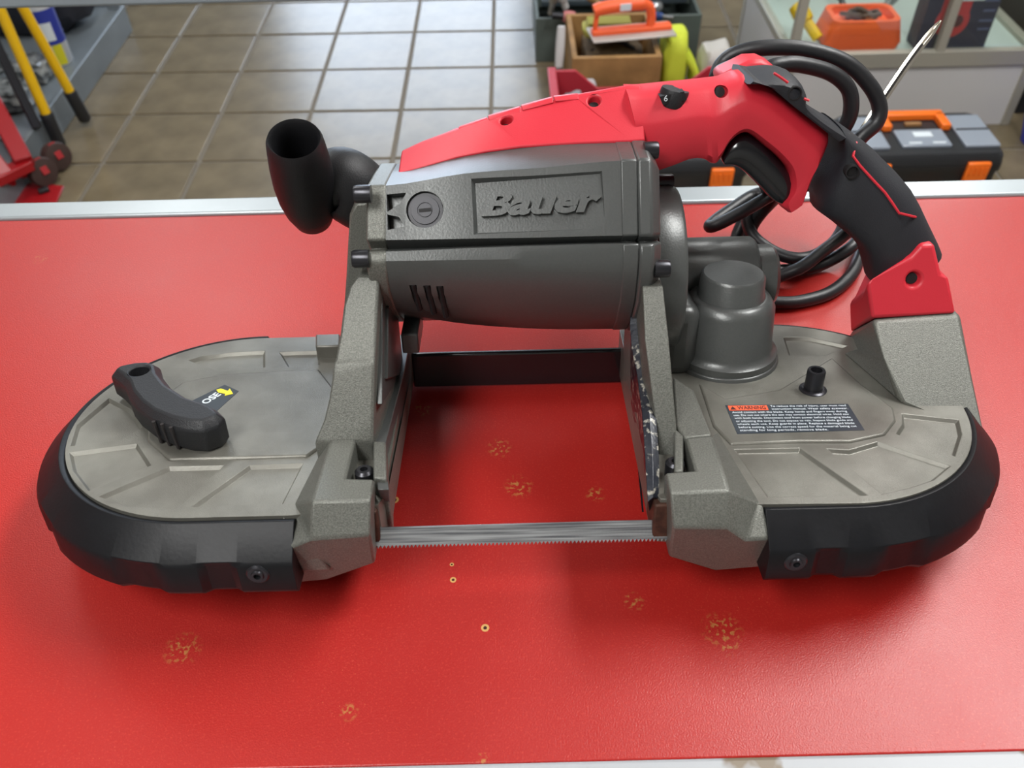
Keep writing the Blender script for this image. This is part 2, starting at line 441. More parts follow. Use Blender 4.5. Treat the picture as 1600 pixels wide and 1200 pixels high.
vs.append(Vector((P['i'].x, P['d'].y, P['i'].z))); base['i2'] = len(vs)-1
vs.append(Vector((P['k'].x, P['m'].y, .004))); base['k2'] = len(vs)-1
vs.append(Vector((P['n'].x, P['n'].y, .006))); base['n2'] = len(vs)-1
I = ix
fs = [[I['a'], I['f'], I['e'], I['d'], I['c'], I['b']], [I['f'], I['h'], I['g'], I['e']], [I['h'], I['l'], I['k'], I['j'], I['i'], I['g']],
      [I['a'], I['n'], I['m'], I['f']], [I['f'], I['m'], I['h']], [I['m'], I['l'], I['h']],
      [I['d'], I['e'], I['g'], I['i'], base['i2']], [I['d'], base['i2'], base['d']], [I['c'], I['d'], base['d'], base['c']], [I['b'], I['c'], base['c'], base['b']],
      [I['a'], I['b'], base['b'], base['a']], [I['a'], base['a'], base['n2'], I['n']], [I['n'], base['n2'], base['k2'], I['m']], [I['m'], base['k2'], I['k'], I['l']],
      [base['k2'], I['j'], I['k']], [base['k2'], base['i2'], I['i'], I['j']], [base['k2'], base['n2'], base['a'], base['b'], base['c'], base['d'], base['i2']]]
nl = MB().add(vs, fs).build('blade_guide_housing', M['cast'], saw, bevel=.0012, seg=2); nl['label'] = 'cast grey blade guide block beside the lever-side bumper'
# apron joining nose to cover edge beside the bumper
MB().loft([[L(440, 800, z=T-.0005), L(462, 786, z=T-.0005), L(490, 800, z=T-.002), L(480, 850, y=YN+.003), L(452, 858, y=YN+.0015), L(443, 812, z=T-.002)],
           [(-.1, -.15, .005), (-.095, -.145, .005), (-.085, -.145, .005), (-.085, -.158, .004), (-.098, -.158, .004), (-.1, -.153, .004)]]).build('cover_lip', M['cast'], nl, bevel=.001)
# right nose
P = {}
P['a'] = L(1071, 684, z=ZP); P['b'] = L(1113, 680, z=ZP); P['c'] = L(1086, 735, z=ZP); P['d'] = L(1038, 738, z=ZP)
P['e'] = L(1047, 769, z=ZP); P['f'] = L(1139, 767, z=ZP)
P['g'] = L(1051, 825, y=YN); P['h'] = L(1138, 824, y=YN)
P['i'] = L(1045, 870, y=YN+.010); P['j'] = L(1118, 893, y=YN+.010); P['k'] = L(1204, 885, y=YN+.010); P['l'] = L(1205, 842, y=YN); P['p'] = L(1166, 843, y=YN)
P['m'] = L(1187, 785, z=T); P['n'] = L(1121, 675, z=T); P['o'] = L(1195, 789, z=T)
names = list(P); vs = [P[k] for k in names]; I = {k: i for i, k in enumerate(names)}; base = {}
for k in ('a', 'b', 'c', 'd'):
    vs.append(zset(P[k], .006)); base[k] = len(vs)-1
vs.append(Vector((P['i'].x, P['d'].y, P['i'].z))); base['i2'] = len(vs)-1
vs.append(Vector((P['k'].x, P['m'].y, .004))); base['k2'] = len(vs)-1
vs.append(Vector((P['n'].x, P['n'].y, .006))); base['n2'] = len(vs)-1
fs = [[I['a'], I['b'], I['f'], I['e'], I['d'], I['c']], [I['f'], I['h'], I['g'], I['e']], [I['h'], I['p'], I['l'], I['k'], I['j'], I['i'], I['g']],
      [I['b'], I['n'], I['m'], I['f']], [I['f'], I['m'], I['p'], I['h']], [I['m'], I['o'], I['l'], I['p']],
      [I['d'], I['e'], I['g'], I['i'], base['i2']], [I['d'], base['i2'], base['d']], [I['c'], I['d'], base['d'], base['c']], [I['a'], I['c'], base['c'], base['a']],
      [I['a'], I['b'], base['b'], base['a']], [I['b'], base['b'], base['n2'], I['n']], [I['n'], base['n2'], base['k2'], I['m']], [I['m'], base['k2'], I['k'], I['l'], I['o']],
      [base['k2'], I['j'], I['k']], [base['k2'], base['i2'], I['i'], I['j']], [base['k2'], base['n2'], base['b'], base['a'], base['c'], base['d'], base['i2']]]
nr = MB().add(vs, fs).build('blade_guide_housing', M['cast'], saw, bevel=.0012, seg=2); nr['label'] = 'cast grey blade guide block beside the label-side bumper'
for par, (px, py) in ((nl, (570, 744)), (nr, (1054, 731))):
    p = L(px, py, z=.036)
    MB().rev([(.0045, -.004), (.0045, .003), (.0032, .0042), (.0018, .0042), (.0016, .002)], p, (0, 0, 1), 18).build('screw', M['dsteel'], par)
# rusty guide rollers behind the noses
m_rust = mat('rusty_guide', lin(92, 62, 50), .6, .4, var=.5, vscale=200)
for par, x in ((nl, -.0665), (nr, .0672)):
    sgn = 1 if x > 0 else -1
    MB().box((x, -.139, .020), (.008, .018, .020)).build('guide_block', m_rust, par, bevel=.001)
# --- support arms from the noses up to the motor
def arm(name, st, zb, label):
    """st: list of (left px, right px, y)"""
    tl = [L(a[0], a[1], y=y) for a, b, y in st]; tr = [L(b[0], b[1], y=y) for a, b, y in st]
    loops = []
    for a, b in zip(tl, tr): loops.append([a, b, Vector((b.x, b.y, zb)), Vector((a.x, a.y, zb))])
    a, b = tl[-1], tr[-1]
    loops.append([Vector((a.x, -.02, a.z)), Vector((b.x, -.02, b.z)), Vector((b.x, -.02, zb)), Vector((a.x, -.02, zb))])
    o = MB().loft(loops).build(name, M['cast'], saw, bevel=.0014, seg=2, blim=25); o['label'] = label; return o
al_ = arm('support_arm', [((490, 691), (583, 689), -.112), ((505, 655), (583.5, 652), -.107), ((513, 622), (584, 620), -.1025), ((518, 590), (584.5, 588), -.098), ((520, 570), (585, 567), -.095), ((523, 561), (586, 559), -.0925), ((531, 520), (588, 518), -.084), ((536, 478), (590, 476), -.075), ((545, 448), (591.5, 447), -.070), ((559, 429), (593, 432), -.066)], .028, 'sloping cast arm rising behind the lever')
ar_ = arm('support_arm', [((1033, 737), (1062, 735), -.117), ((1026, 664), (1057, 664), -.107), ((1017, 600), (1051, 598), -.098), ((1008, 531), (1045, 529), -.087), ((1004, 448), (1036, 447), -.070)], .028, 'narrow sloping cast arm beside the gear case')
# small pads at the arm feet joining the noses
MB().loft([flat([(583, 688), (603, 690), (604, 748), (583, 746)], z=.0425), [(p.x, p.y, .006) for p in flat([(583, 688), (603, 690), (604, 748), (583, 746)], z=.0425)]]).build('arm_foot', M['cast'], al_, bevel=.001)
MB().loft([flat([(1054, 668), (1068, 680), (1068, 736), (1054, 736)], z=.0425), [(p.x, p.y, .006) for p in flat([(1054, 668), (1068, 680), (1068, 736), (1054, 736)], z=.0425)]]).build('arm_foot', M['cast'], ar_, bevel=.001)
# raised web between arm and cover on the right
tri = flat([(1070, 684), (1113, 680), (1085, 610), (1052, 588), (1056, 664)], z=.0425)
MB().loft([tri, [(p.x, p.y, .02) for p in tri]]).build('arm_web', M['cast'], ar_, bevel=.001)
# --- throat walls
wtop = [(622, 537), (640, 536), (632, 580), (612, 655), (603, 690), (603, 735), (608, 765), (590, 765), (583, 690), (590, 600)]
wt = flat(wtop, z=.040)
wlft = MB().loft([wt, [(min(p.x, -.0600) if i not in (1, 2, 3, 4, 5, 6) else -.0605, max(p.y, -.128), .003) for i, p in enumerate(wt)]]).build('throat_wall', M['castd'], saw, bevel=.0008)
wlft['label'] = 'bare cast wall of the throat beneath the motor'
MB().loft([flat([(641, 590), (640, 615), (632, 680), (620, 745), (611, 780), (606, 765)], x=-.0590), flat([(641, 590), (640, 615), (632, 680), (620, 745), (611, 780), (606, 765)], x=-.0625)]).build('throat_lip', M['cast'], wlft, bevel=.0006)
# worn black rim on the label side of the throat
m_worn = mat('worn_black_paint', lin(34, 37, 46), .34, .2, .6, 0, .8, 160, 1, 260, vcol=lin(34, 37, 46))
nt = m_worn.node_tree; rp = nt.nodes['Color Ramp']; rp.color_ramp.elements[0].position = .56; rp.color_ramp.elements[1].position = .66; rp.color_ramp.elements[1].color = lin(176, 172, 160)
le = [(986, 474), (984, 510), (987, 545), (995, 583), (1003, 645), (1007, 700), (1009, 738), (1012, 784)]
re = [(1003, 470), (1006, 510), (1009, 545), (1015, 583), (1025, 645), (1029, 700), (1030.5, 735), (1029, 778)]
zz = [.082, .074, .067, .060, .049, .042, .038, .031]
loops = []
for a, b, z in zip(le, re, zz):
    p, q = L(a[0], a[1], z=z), L(b[0], b[1], z=z); m_ = (p+q)/2; m_.z += .0016
    loops.append([p, m_, q, Vector((q.x, max(q.y, -.126), .0005)), Vector((.0668, max(p.y, -.126), .0005))])
tg = MB().loft(loops).build('throat_wall', m_worn, saw, bevel=.0008, ang=50); tg['label'] = 'throat wall with chipped black paint along its rim'
# thin edge of the wall foot
MB().loft([flat([(984, 600), (988, 600), (1006, 800), (1003, 800)], z=.005), flat([(984, 600), (988, 600), (1006, 800), (1003, 800)], z=.002)]).build('wall_foot', M['gloss'], tg)
# --- rear guide bar
MB().loft([[(-.0605, -.0005, .0006), (.071, -.0005, .0006), (.071, .0045, .0018), (-.0605, .0045, .0018)], [(-.0605, -.0005, .0245), (.071, -.0005, .0245), (.071, .0035, .0245), (-.0605, .0035, .0245)]]).build('guide_bar', M['gloss'], saw, bevel=.0016, seg=3)
# lug beside the cover rear edge
pl_ = flat([(493, 522), (531, 521), (531, 540), (493, 541)], z=.040)
MB().loft([pl_, [(p.x, p.y, .02) for p in pl_]]).build('rear_lug', M['cast2'], saw, bevel=.001)
# --- blade with teeth
p0, p1 = L(578, 824, z=.018), L(1050, 811, z=.018); q0, q1 = L(578, 853, z=.0095), L(1050, 841, z=.0095)
nT = 78; top = []; bot = []
ex = (q0-p0).normalized()
for i in range(nT*4+1):
    t = i/(nT*4); k = i % 4
    top.append(p0.lerp(p1, t)); bot.append(q0.lerp(q1, t)+ex*(.0011 if k == 1 else .0004 if k == 2 else -.0004 if k == 3 else -.0002))
nn = (p1-p0).cross(q0-p0).normalized()
vs = []; fs = []
for a, b in zip(top, bot): vs += [a, b, a-nn*.0008, b-nn*.0008]
for i in range(len(top)-1):
    k = 4*i
    fs += [[k, k+4, k+5, k+1], [k+2, k+3, k+7, k+6], [k, k+2, k+6, k+4], [k+1, k+5, k+7, k+3]]
m_blade = mat('band_steel', lin(176, 180, 186), .28, .85, .5)
nt = m_blade.node_tree; tc = nt.nodes['Texture Coordinate']; mp = nt.nodes.new('ShaderNodeMapping'); mp.inputs['Scale'].default_value = (25, 900, 900)
nz = nt.nodes.new('ShaderNodeTexNoise'); nz.inputs['Scale'].default_value = 1; nz.inputs['Detail'].default_value = 5
rp = nt.nodes.new('ShaderNodeValToRGB'); rp.color_ramp.elements[0].position = .35; rp.color_ramp.elements[1].position = .65; rp.color_ramp.elements[0].color = lin(120, 122, 128); rp.color_ramp.elements[1].color = lin(205, 208, 212)
nt.links.new(tc.outputs['Object'], mp.inputs[0]); nt.links.new(mp.outputs[0], nz.inputs['Vector']); nt.links.new(nz.outputs['Fac'], rp.inputs['Fac']); nt.links.new(rp.outputs['Color'], nt.nodes['Principled BSDF'].inputs['Base Color'])
bld = MB().add(vs, fs).build('saw_blade', m_blade, saw, ang=20); bld['label'] = 'toothed steel band blade across the throat'
# --- tension lever
lt = [(172, 586), (186, 576), (215, 570), (236, 569), (250, 573), (254, 588), (268, 606), (296, 624), (326, 634), (341, 641), (352, 652), (342, 663), (318, 672), (292, 671), (262, 664), (235, 653), (214, 637), (202, 622), (196, 606), (186, 596)]
ZL = .051
mid = [L(x, y, z=ZL-.0035) for x, y in lt]; c0 = sum(mid, Vector())/len(mid)
mid2 = [(p.x, p.y) for p in mid]
top_ = inset(mid2, .0035); botm = [(x*1.0, y) for x, y in mid2]
lv = MB().loft([[(x, y, T+.0005) for x, y in inset(mid2, .002)], [(x, y, T+.004) for x, y in mid2], [(x, y, ZL-.0045) for x, y in mid2], [(x, y, ZL) for x, y in top_]]).build('tension_lever', M['black'], saw, bevel=.0010, seg=2); lv['label'] = 'curved black blade tension lever'
lv.data.materials[0] = M['black']
hp = L(217, 579, z=ZL)
cut(lv, MB().rev([(.0052, -.008), (.0052, .003)], hp, (0, 0, 1), 20))
for (xa, ya) in ((240, 658), (253, 662), (267, 667)):
    a = L(xa, ya, z=ZL-.0040)+Vector((0, -.0002, 0)); b = Vector((a.x+.0008, a.y+.0004, T+.002))
    MB().tube([a, b], .0010, 6, 0).build('grip_groove', M['groove'], lv)
# --- CLOSE label with arrow under the lever
lbz = T+.00135
lb = [L(351, 601, z=lbz), L(373, 611, z=lbz), L(330, 650, z=lbz), L(296, 628, z=lbz)]
cl = MB().loft([lb, [p-Vector((0, 0, .0004)) for p in lb]]).build('close_label', M['label'], saw); cl['label'] = 'black sticker with white lettering and yellow arrow'
b0 = L(322, 632, z=lbz+.0001); b1 = L(347, 616, z=lbz+.0001); xd = (b1-b0).normalized()
yd = Vector((-xd.y, xd.x, 0))
ln = (b1-b0).length
text('lettering', 'OSE', M['white_p'], cl, ln*.56, b0+yd*.0002, xd, yd, .00005, .00015, sx=.98)
ap = [(340, 607), (341, 611), (354, 614), (354, 617), (364, 613), (357, 606), (357, 609)]
aa = flat([(338, 609), (341, 613), (352, 615), (351, 618), (364, 615), (359, 607), (356, 610.5), (345, 607)], z=lbz+.0002)
MB().loft([aa, [p-Vector((0, 0, .0002)) for p in aa]]).build('arrow', M['yellow_p'], cl)
# --- warning label
wz_ = T+.00135
wl4 = [L(1133, 633, z=wz_), L(1325, 631, z=wz_), L(1351, 672, z=wz_), L(1152, 678, z=wz_)]
wlb = MB().loft([wl4, [p-Vector((0, 0, .0004)) for p in wl4]]).build('warning_label', M['label'], saw); wlb['label'] = 'black warning sticker with orange heading and small white text'
U = (wl4[1]-wl4[0]); V = (wl4[0]-wl4[3]); V = Vector((0, 1, 0)); U = Vector((1, (wl4[1]-wl4[0]).normalized().y, 0)).normalized(); V = Vector((-U.y, U.x, 0))
wd_, ht_ = (wl4[1]-wl4[0]).length, abs((wl4[0]-wl4[3]).dot(V))
o0 = wl4[0]+Vector((0, 0, .0002))
oq = [o0+U*.0012-V*.0008, o0+U*wd_*.335-V*.0008, o0+U*wd_*.335-V*ht_*.2, o0+U*.0012-V*ht_*.2]
MB().loft([oq, [p-Vector((0, 0, .0002)) for p in oq]]).build('heading_band', M['orange_p'], wlb)
text('heading', 'WARNING', mat('black_print', lin(70, 30, 25), .5), wlb, ht_*.165, o0+U*.0058-V*ht_*.172+Vector((0, 0, .0001)), U, V, .00004, .00006, sx=wd_*.225/(ht_*.165*4.75))
trv = [o0+U*.0018-V*ht_*.18, o0+U*.005-V*ht_*.18, o0+U*.0034-V*ht_*.06]
MB().loft([[p+Vector((0, 0, .0001)) for p in trv], trv]).build('alert_triangle', mat('black_print', lin(70, 30, 25), .5), wlb)
lines = [(.35, 'To reduce the risk of injury, user must read'), (.35, 'instruction manual. Wear safety eyewear.'), (.02, 'Avoid contact with the blade. Keep hands and fingers away during'), (.02, 'use. Do not cut where the saw may contact electrical wires. Hold saw'), (.02, 'with both hands. Disconnect tool from power before changing blade'),
         (.02, 'or adjusting the tool. Do not expose to rain. Inspect blade guide and'), (.02, 'wheels each use. Keep guards in place. Replace a damaged blade'), (.02, 'before cutting. Use the correct speed for the material being cut'), (.02, 'standing for long periods, remove blade.')]
shift = (wl4[3]-wl4[0]).dot(U)
for i, (ox, s_) in enumerate(lines):
    f = (i+.92)/9.7; wv = wd_*(1-ox)*.94
    t_ = text('small_print', s_, M['white_p'], wlb, ht_*.092, o0+U*(wd_*ox+shift*f+.0006)-V*ht_*(f), U, V, .00003, .0)
    xs = [v_.co.dot(U) for v_ in t_.data.vertices]; k = min(1.6, wv/(max(xs)-min(xs))) if i != 8 else 1.15
    x0 = min(xs)
    for v_ in t_.data.vertices: v_.co += U*((v_.co.dot(U)-x0)*(k-1))
# --- hex socket adjuster on the label-side cover
hc = L(1270, 609, z=T+.001)
hb = MB().rev([(.0072, -.001), (.0072, .0006), (.0060, .0014), (.0060, .0014)], hc, (0, 0, 1), 24).rev([(.0048, 0), (.0048, .0115), (.0044, .0125), (.0030, .0125), (.0028, .008)], hc, (0, 0, 1), 24).build('adjuster_bolt', M['dsteel'], saw); hb['label'] = 'black hollow adjuster bolt on a washer'
# --- motor housing
XS = [607, 720, 844, 967]
rows = [(-.020, (272, 243, 227, 222)), (-.044, (290, 271, 262, 251)), (-.062, (375, 373, 371, 368)), (-.0605, (378, 376, 374, 371)), (-.0565, (389, 385, 381, 378)), (-.0655, (393, 388, 384, 381)),
        (-.0685, (408, 406, 405, 405)), (-.0685, (425, 425, 427, 430)), (-.0655, (455, 462, 465, 470)), (-.055, (480, 492, 498, 500)), (-.044, (489, 506, 514, 514))]
back = [(-.02, .058), (.008, .060), (.026, .078), (.030, .110), (.022, .138), (.004, .150)]
def msec(px, pys, xfix=None, grow=0):
    x = xfix
    out = []
    for (y, _), py in zip(rows, pys):
        p = L(px, py, y=y); out.append(p)
    xm = sum(p.x for p in out)/len(out) if xfix is None else xfix
    k = (out[0].z-.060)/(.1534-.060)
    res = [Vector((xm, p.y, L(px, py, y=p.y).z)) for p, py in zip(out, pys)]
    for y, z in back: res.append(Vector((xm, y, .060+(z-.060)*k)))
    if grow:
        c = sum(res, Vector())/len(res); res = [c+(p-c)*(1+grow) for p in res]
    return res
secs = []
NS = 12
def interp(vals, t):
    k = t*(len(vals)-1); i = min(int(k), len(vals)-2); f = k-i
    a, b, c, d = vals[max(i-1, 0)], vals[i], vals[i+1], vals[min(i+2, len(vals)-1)]
    return .5*((2*b)+(c-a)*f+(2*a-5*b+4*c-d)*f*f+(3*b-a-3*c+d)*f**3)
xL, xR = -.0585, .0545
for k in range(NS+1):
    t = k/NS; px = interp(XS, t); x = xL+(xR-xL)*t
    # find y-specific points: keep x constant through the section, take z from the row line
    pts = []
    for y, pys in rows:
        py = interp(pys, t)
        # pixel column of this x on plane y
        a, b = L(600, py, y=y), L(1000, py, y=y); pxx = 600+400*(x-a.x)/(b.x-a.x)
        tt = max(0, min(1, (pxx-XS[0])/(XS[-1]-XS[0]))); py = interp(pys, tt)
        pts.append(Vector((x, y, L(pxx, py, y=y).z)))
    kz = (pts[0].z-.060)/(.1534-.060)
    for y, z in back: pts.append(Vector((x, y, .060+(z-.060)*kz)))
    secs.append(pts)
mh = MB().loft(secs).build('motor_housing', M['castd'], saw, bevel=.0010, seg=2, ang=30); mh['label'] = 'dark grey motor housing with raised lettering'
def ring(x0, x1, src, g, name, m, par, **k):
    c = Vector((0, -.02, .108))
    def sc(s, x): return [Vector((x, c.y+(p.y-c.y)*(1+g), c.z+(p.z-c.z)*(1+g))) for p in s]
    return MB().loft([sc(src, x0), sc(src, x1)]).build(name, m, par, **k)
cap_l = ring(-.0678, -.0580, secs[0], .012, 'motor_end_cap', M['cast'], saw, bevel=.0014, seg=3)
cap_l['label'] = 'lighter grey end cap on the motor'
ring(.0540, .0620, secs[-1], .010, 'motor_seam_ring', M['castd'], mh, bevel=.0008)
# plate plane
pA, pB, pC = secs[2][1], secs[10][1], secs[6][2]
PX = (pB-pA).normalized(); PN = PX.cross(pC-pA).normalized()
if PN.y > 0: PN = -PN
PY = PN.cross(PX).normalized()
if PY.z < 0: PY = -PY
def plate(px, py, d=0): return LP(px, py, pA, PN)+PN*d
rec = [(735, 279), (944, 264), (954, 360), (740, 367)]
hi = [plate(px, py, .003) for px, py in [(731, 275), (947, 260), (958, 363), (736, 371)]]
md_ = [plate(px, py, -.0018) for px, py in [(742, 285), (938, 270), (947, 356), (746, 363)]]
cut(mh, MB().loft([md_, hi]))
for (pp) in ([(604, 304), (635, 301), (626, 318), (606, 332)], [(606, 336), (624, 340), (634, 355), (607, 361)]):
    cut(mh, MB().loft([[plate(a, b, -.006) for a, b in pp], [plate(a, b, .006) for a, b in pp]]))
# BAUER raised lettering
t0, t1 = plate(753, 338), plate(917, 331); bx = (t1-t0).normalized(); by = PN.cross(bx)*-1
by = bx.cross(PN)*-1
if by.z < 0: by = -by
cap_h = (plate(773, 301)-plate(765, 338)).length
tx = text('lettering', 'Bauer', M['castd'], mh, cap_h*1.34, t0-PN*.0010+by*.0004, bx, by, .0020, .0006, .28, align='LEFT', space=1.0)
xs = [(v_.co-t0).dot(bx) for v_ in tx.data.vertices]; want = (plate(938, 312)-plate(751, 338)).dot(bx); k = want/(max(xs)-min(xs))
for v_ in tx.data.vertices:
    q = (v_.co-t0).dot(bx); v_.co += bx*((q-min(xs))*k-q)
# brush cap
bc = plate(664, 328); rb = (plate(692, 326)-plate(636, 329)).length/2
cut(mh, MB().rev([(rb*1.04, -.0035), (rb*1.04, .006)], bc, PN, 32))
bcap = MB().rev([(rb*.98, -.0036), (rb*.98, -.0012), (rb*.80, -.0012), (rb*.78, -.0004), (rb*.44, -.0004), (rb*.43, -.0009), (rb*.38, -.0009), (rb*.37, -.0003), (.00001, -.0003)], bc, PN, 36).build('brush_cap', M['dsteel'], mh); bcap.data.materials[0] = mat('grey_black_plastic', lin(62, 62, 68), .45)
MB().box(bc-PN*.0004, (rb*.68, .0016, .0008), Matrix((PX, PY, PN)).transposed()).build('slot', M['hole'], bcap)
# vent slots on the motor belly; dark rods inside colour in their shade
for (xa, ya, xb, yb) in ((645, 445, 656, 486), (667, 446, 678, 492), (687, 447, 697, 497)):
    a = L(xa, ya, y=-.0665); b = L(xb, yb, y=-.0575); m_ = (a+b)/2
    cut(mh, MB().tube([a, m_, b], .0019, 8, 0))
    MB().tube([a+Vector((0, .0012, 0)), m_+Vector((0, .0013, .0003)), b+Vector((0, .0012, .0004))], .0015, 8, 0).build('vent_shade_rod', M['hole'], mh)
# --- motor flange on the handle side
fl_pts = [(1007, 222), (1007, 249), (1019, 251), (1027, 275), (1032, 310), (1034, 350), (1031, 395), (1024, 439), (1000, 445), (990, 440)]
sec = secs[-1]; c_ = Vector((0, -.02, .108))
fsec = [Vector((0, c_.y+(p.y-c_.y)*1.035, c_.z+(p.z-c_.z)*1.02)) for p in sec]
lo_ = [Vector((.0620, p.y, p.z)) for p in fsec]; mi_ = [Vector((.0685, p.y, p.z)) for p in fsec]
hi_ = [Vector((.0735, c_.y+(p.y-c_.y)*.86, c_.z+(p.z-c_.z)*.86)) for p in fsec]
mf = MB().loft([lo_, mi_, hi_]).build('motor_flange', M['castd'], saw, bevel=.0012)
# bolts: left pair, right pair
def bolt(px, py, y, sx, par, r=.0046, ln=.009):
    p = L(px, py, y=y)
    return MB().rev([(r, 0), (r, ln*.85), (r*.9, ln), (r*.5, ln), (r*.48, ln*.6)], p, (sx, 0, 0), 20).build('bolt', M['dsteel'], par)
bolt(580, 303, -.054, -1, cap_l, .0043, .0080); bolt(577, 404, -.067, -1, cap_l, .0043, .0080)
bolt(1006, 235, -.030, 1, mf, .0043, .0070); bolt(1022, 420, -.066, 1, mf, .0043, .0075)
# --- left rear bracket plate behind the arm
bp_ = [(546, 336), (556, 318), (578, 316), (590, 430), (570, 520), (534, 530), (541, 430)]
MB().loft([flat(bp_, y=-.042), [Vector((p.x, .012, p.z)) for p in flat(bp_, y=-.042)]]).build('rear_bracket', M['cast'], saw, bevel=.0012)
# fins below the motor on the lever side
for (pa, ya, pb, yb) in (((593, 468), -.066, (594, 632), -.101), ((602, 482), -.060, (603, 592), -.086)):
    a, b = L(pa[0], pa[1], y=ya), L(pb[0], pb[1], y=yb); x = (a.x+b.x)/2
    pr = [(a.y, a.z), (b.y, b.z), (-.03, .03), (-.03, a.z)]
    MB().loft([[Vector((x-.0013, y, z)) for y, z in pr], [Vector((x+.0013, y, z)) for y, z in pr]]).build('cooling_fin', M['castd'], mh, bevel=.0004)
MB().box((-.0535, -.034, .060), (.009, .03, .012)).build('motor_foot', M['castd'], mh, bevel=.001)
# --- gear case
gc = MB()
gcen = L(1146, 437, z=.080); gcen = Vector((.1215, -.0215, 0))
R1, R2 = .0178, .0258
gcase = MB().rev([(R2+.0035, T-.002), (R2+.0035, T+.006), (R2+.0012, T+.0075), (R2, T+.010), (R2-.0012, .0655), (R2-.004, .0700), (R2-.0065, .0712), (R1+.0012, .0712)], gcen, (0, 0, 1), 48).build('gear_case', M['castd'], saw, ang=40); gcase['label'] = 'stepped round grey gear case'
MB().rev([(R1+.0010, .068), (R1+.0006, .0722), (R1, .0730), (R1-.0006, .0825), (R1-.0020, .0840), (.00001, .0842)], gcen, (0, 0, 1), 40).build('gear_cap', M['castd'], gcase, ang=40)
# flange skirt of the gear case on the cover
sk = [(gcen.x+(R2+.0055)*math.cos(a), gcen.y+(R2+.0055)*math.sin(a)) for a in [2*PI*i/40 for i in range(40)]]
MB().prism(sk, T-.002, T+.0022, .0012).build('gear_flange', M['castd'], gcase, bevel=.0006)
web = flat([(1052, 470), (1070, 470), (1078, 560), (1064, 572), (1052, 560)], y=-.045)
MB().box((.092, -.024, .050), (.022, .034, .044)).build('gear_neck', M['castd'], gcase, bevel=.008, seg=4)
# disc on the motor axis and drive shaft tube behind the cap
MB().rev([(.046, 0), (.046, .0125), (.0445, .0145), (.03, .0145)], (.0765, -.006, .080), (1, 0, 0), 56).build('gear_disc', M['castd'], gcase, ang=40)
MB().rev([(.021, 0), (.021, .050), (.0195, .052), (.012, .052)], (.089, .010, .0685), (1, 0, 0), 40).build('shaft_tube', M['castd'], gcase, ang=40)
MB().rev([(.0185, 0), (.0185, .011), (.016, .0135), (.00001, .0135)], (.140, .010, .066), (1, 0, 0), 36).build('shaft_end', M['castd'], gcase, ang=40)
b_ = MB().rev([(.0046, 0), (.0046, .010), (.004, .011), (.0022, .011)], (.079, .006, .1255), (1, 0, 0), 18).build('bolt', M['dsteel'], gcase)
# --- red top cover over the motor
ctop = [(627, 236), (657, 221), (715, 200), (761, 184), (813, 168), (864, 155), (902, 147), (979, 133), (1003, 133)]
cbot = [(622, 272), (657, 262), (715, 245), (761, 236), (813, 229), (864, 226), (902, 224), (985, 221), (1007, 219)]
loops = []
for (a, b) in zip(ctop, cbot):
    p, q = L(a[0], a[1], y=.002), L(b[0], b[1], y=-.0215); x = (p.x+q.x)/2
    p.x = x; q.x = x
    loops.append([q+Vector((0, .004, -.006)), q, p.lerp(q, .06)+Vector((0, -.001, 0)), p, p+Vector((0, .004, -.0012)), Vector((x, .030, p.z-.010)), Vector((x, .040, p.z-.022)), Vector((x, .036, q.z-.02))])
rc_ = MB().loft(loops).build('top_cover', M['red'], saw, bevel=.0010, seg=2); rc_['label'] = 'red plastic cover above the motor'
# thin lid strip along the cover's top edge, in stepped segments
segs = [(627, 236, 715, 199), (716, 197.5, 761, 182), (762, 180, 813, 165), (814, 163.5, 864, 150), (865, 149, 904, 145)]
for (xa, ya, xb, yb) in segs:
    a, b = L(xa, ya+2, y=.0015), L(xb, yb+2, y=.0015); a2, b2 = L(xa+2, ya+9, y=-.0015), L(xb+1, yb+10, y=-.0018)
    up = Vector((0, .004, -.0004)); MB().loft([[a2, a, a+up, a2+Vector((0, .004, -.004))], [b2, b, b+up, b2+Vector((0, .004, -.004))]]).build('cover_strip', M['red'], rc_, bevel=.0005)
PNr = Vector((0, -.62, .78))
def screw_hole(o, px, py, y, r=.0034, ax=None, dep=.006):
    p = L(px, py, y=y); ax = ax or Vector((0, -1, 0)); ax = ax.normalized()
    cut(o, MB().rev([(r, -dep), (r, .008)], p, ax, 20))
    m2 = MB().rev([(r*.8, -dep-.0004), (r*.8, -dep+.0012), (r*.3, -dep+.0012)], p, ax, 16).build('screw', M['hole'], o)
fnorm = (L(813, 170, y=.002)-L(813, 228, y=-.0215)).cross(Vector((1, 0, 0))).normalized()
if fnorm.y > 0: fnorm = -fnorm
# y of the cover face at the holes
screw_hole(rc_, 791, 188, -.0045, .0031, fnorm); screw_hole(rc_, 929, 153, -.0042, .0031, fnorm)
# --- handle: red shell with the trigger opening
YH = -.016
def crest(px, py, yf, yb):
    """a top-edge point: the far rounded edge makes the outline there"""
    p = L(px, py, y=yf); return Vector((p.x, yf, L(px, py, y=yb).z))
def ribbon(tops, bots, prof, yf, yc, yb=None, sub=4):
    """loft of cross-sections strung between a top line and a bottom line; prof = (fraction, y) loop"""
    tp = [crest(px, py, yf, yc[i] if isinstance(yc, list) else yc) for i, (px, py) in enumerate(tops)]
    bt = [L(px, py, y=yf+.003) for px, py in bots]
    if sub: tp, bt = spline(tp, sub), spline(bt, sub)
    return MB().loft([[Vector((a.x+(b.x-a.x)*u, y, a.z+(b.z-a.z)*u)) for u, y in prof] for a, b in zip(tp, bt)])
hT = [(985, 134), (1008, 134), (1050, 130), (1085, 127), (1105, 125), (1118, 123.5), (1132, 122), (1145, 121), (1158, 120), (1172, 120), (1200, 133), (1230, 155), (1262, 179), (1306, 214), (1288, 263), (1266, 312)]
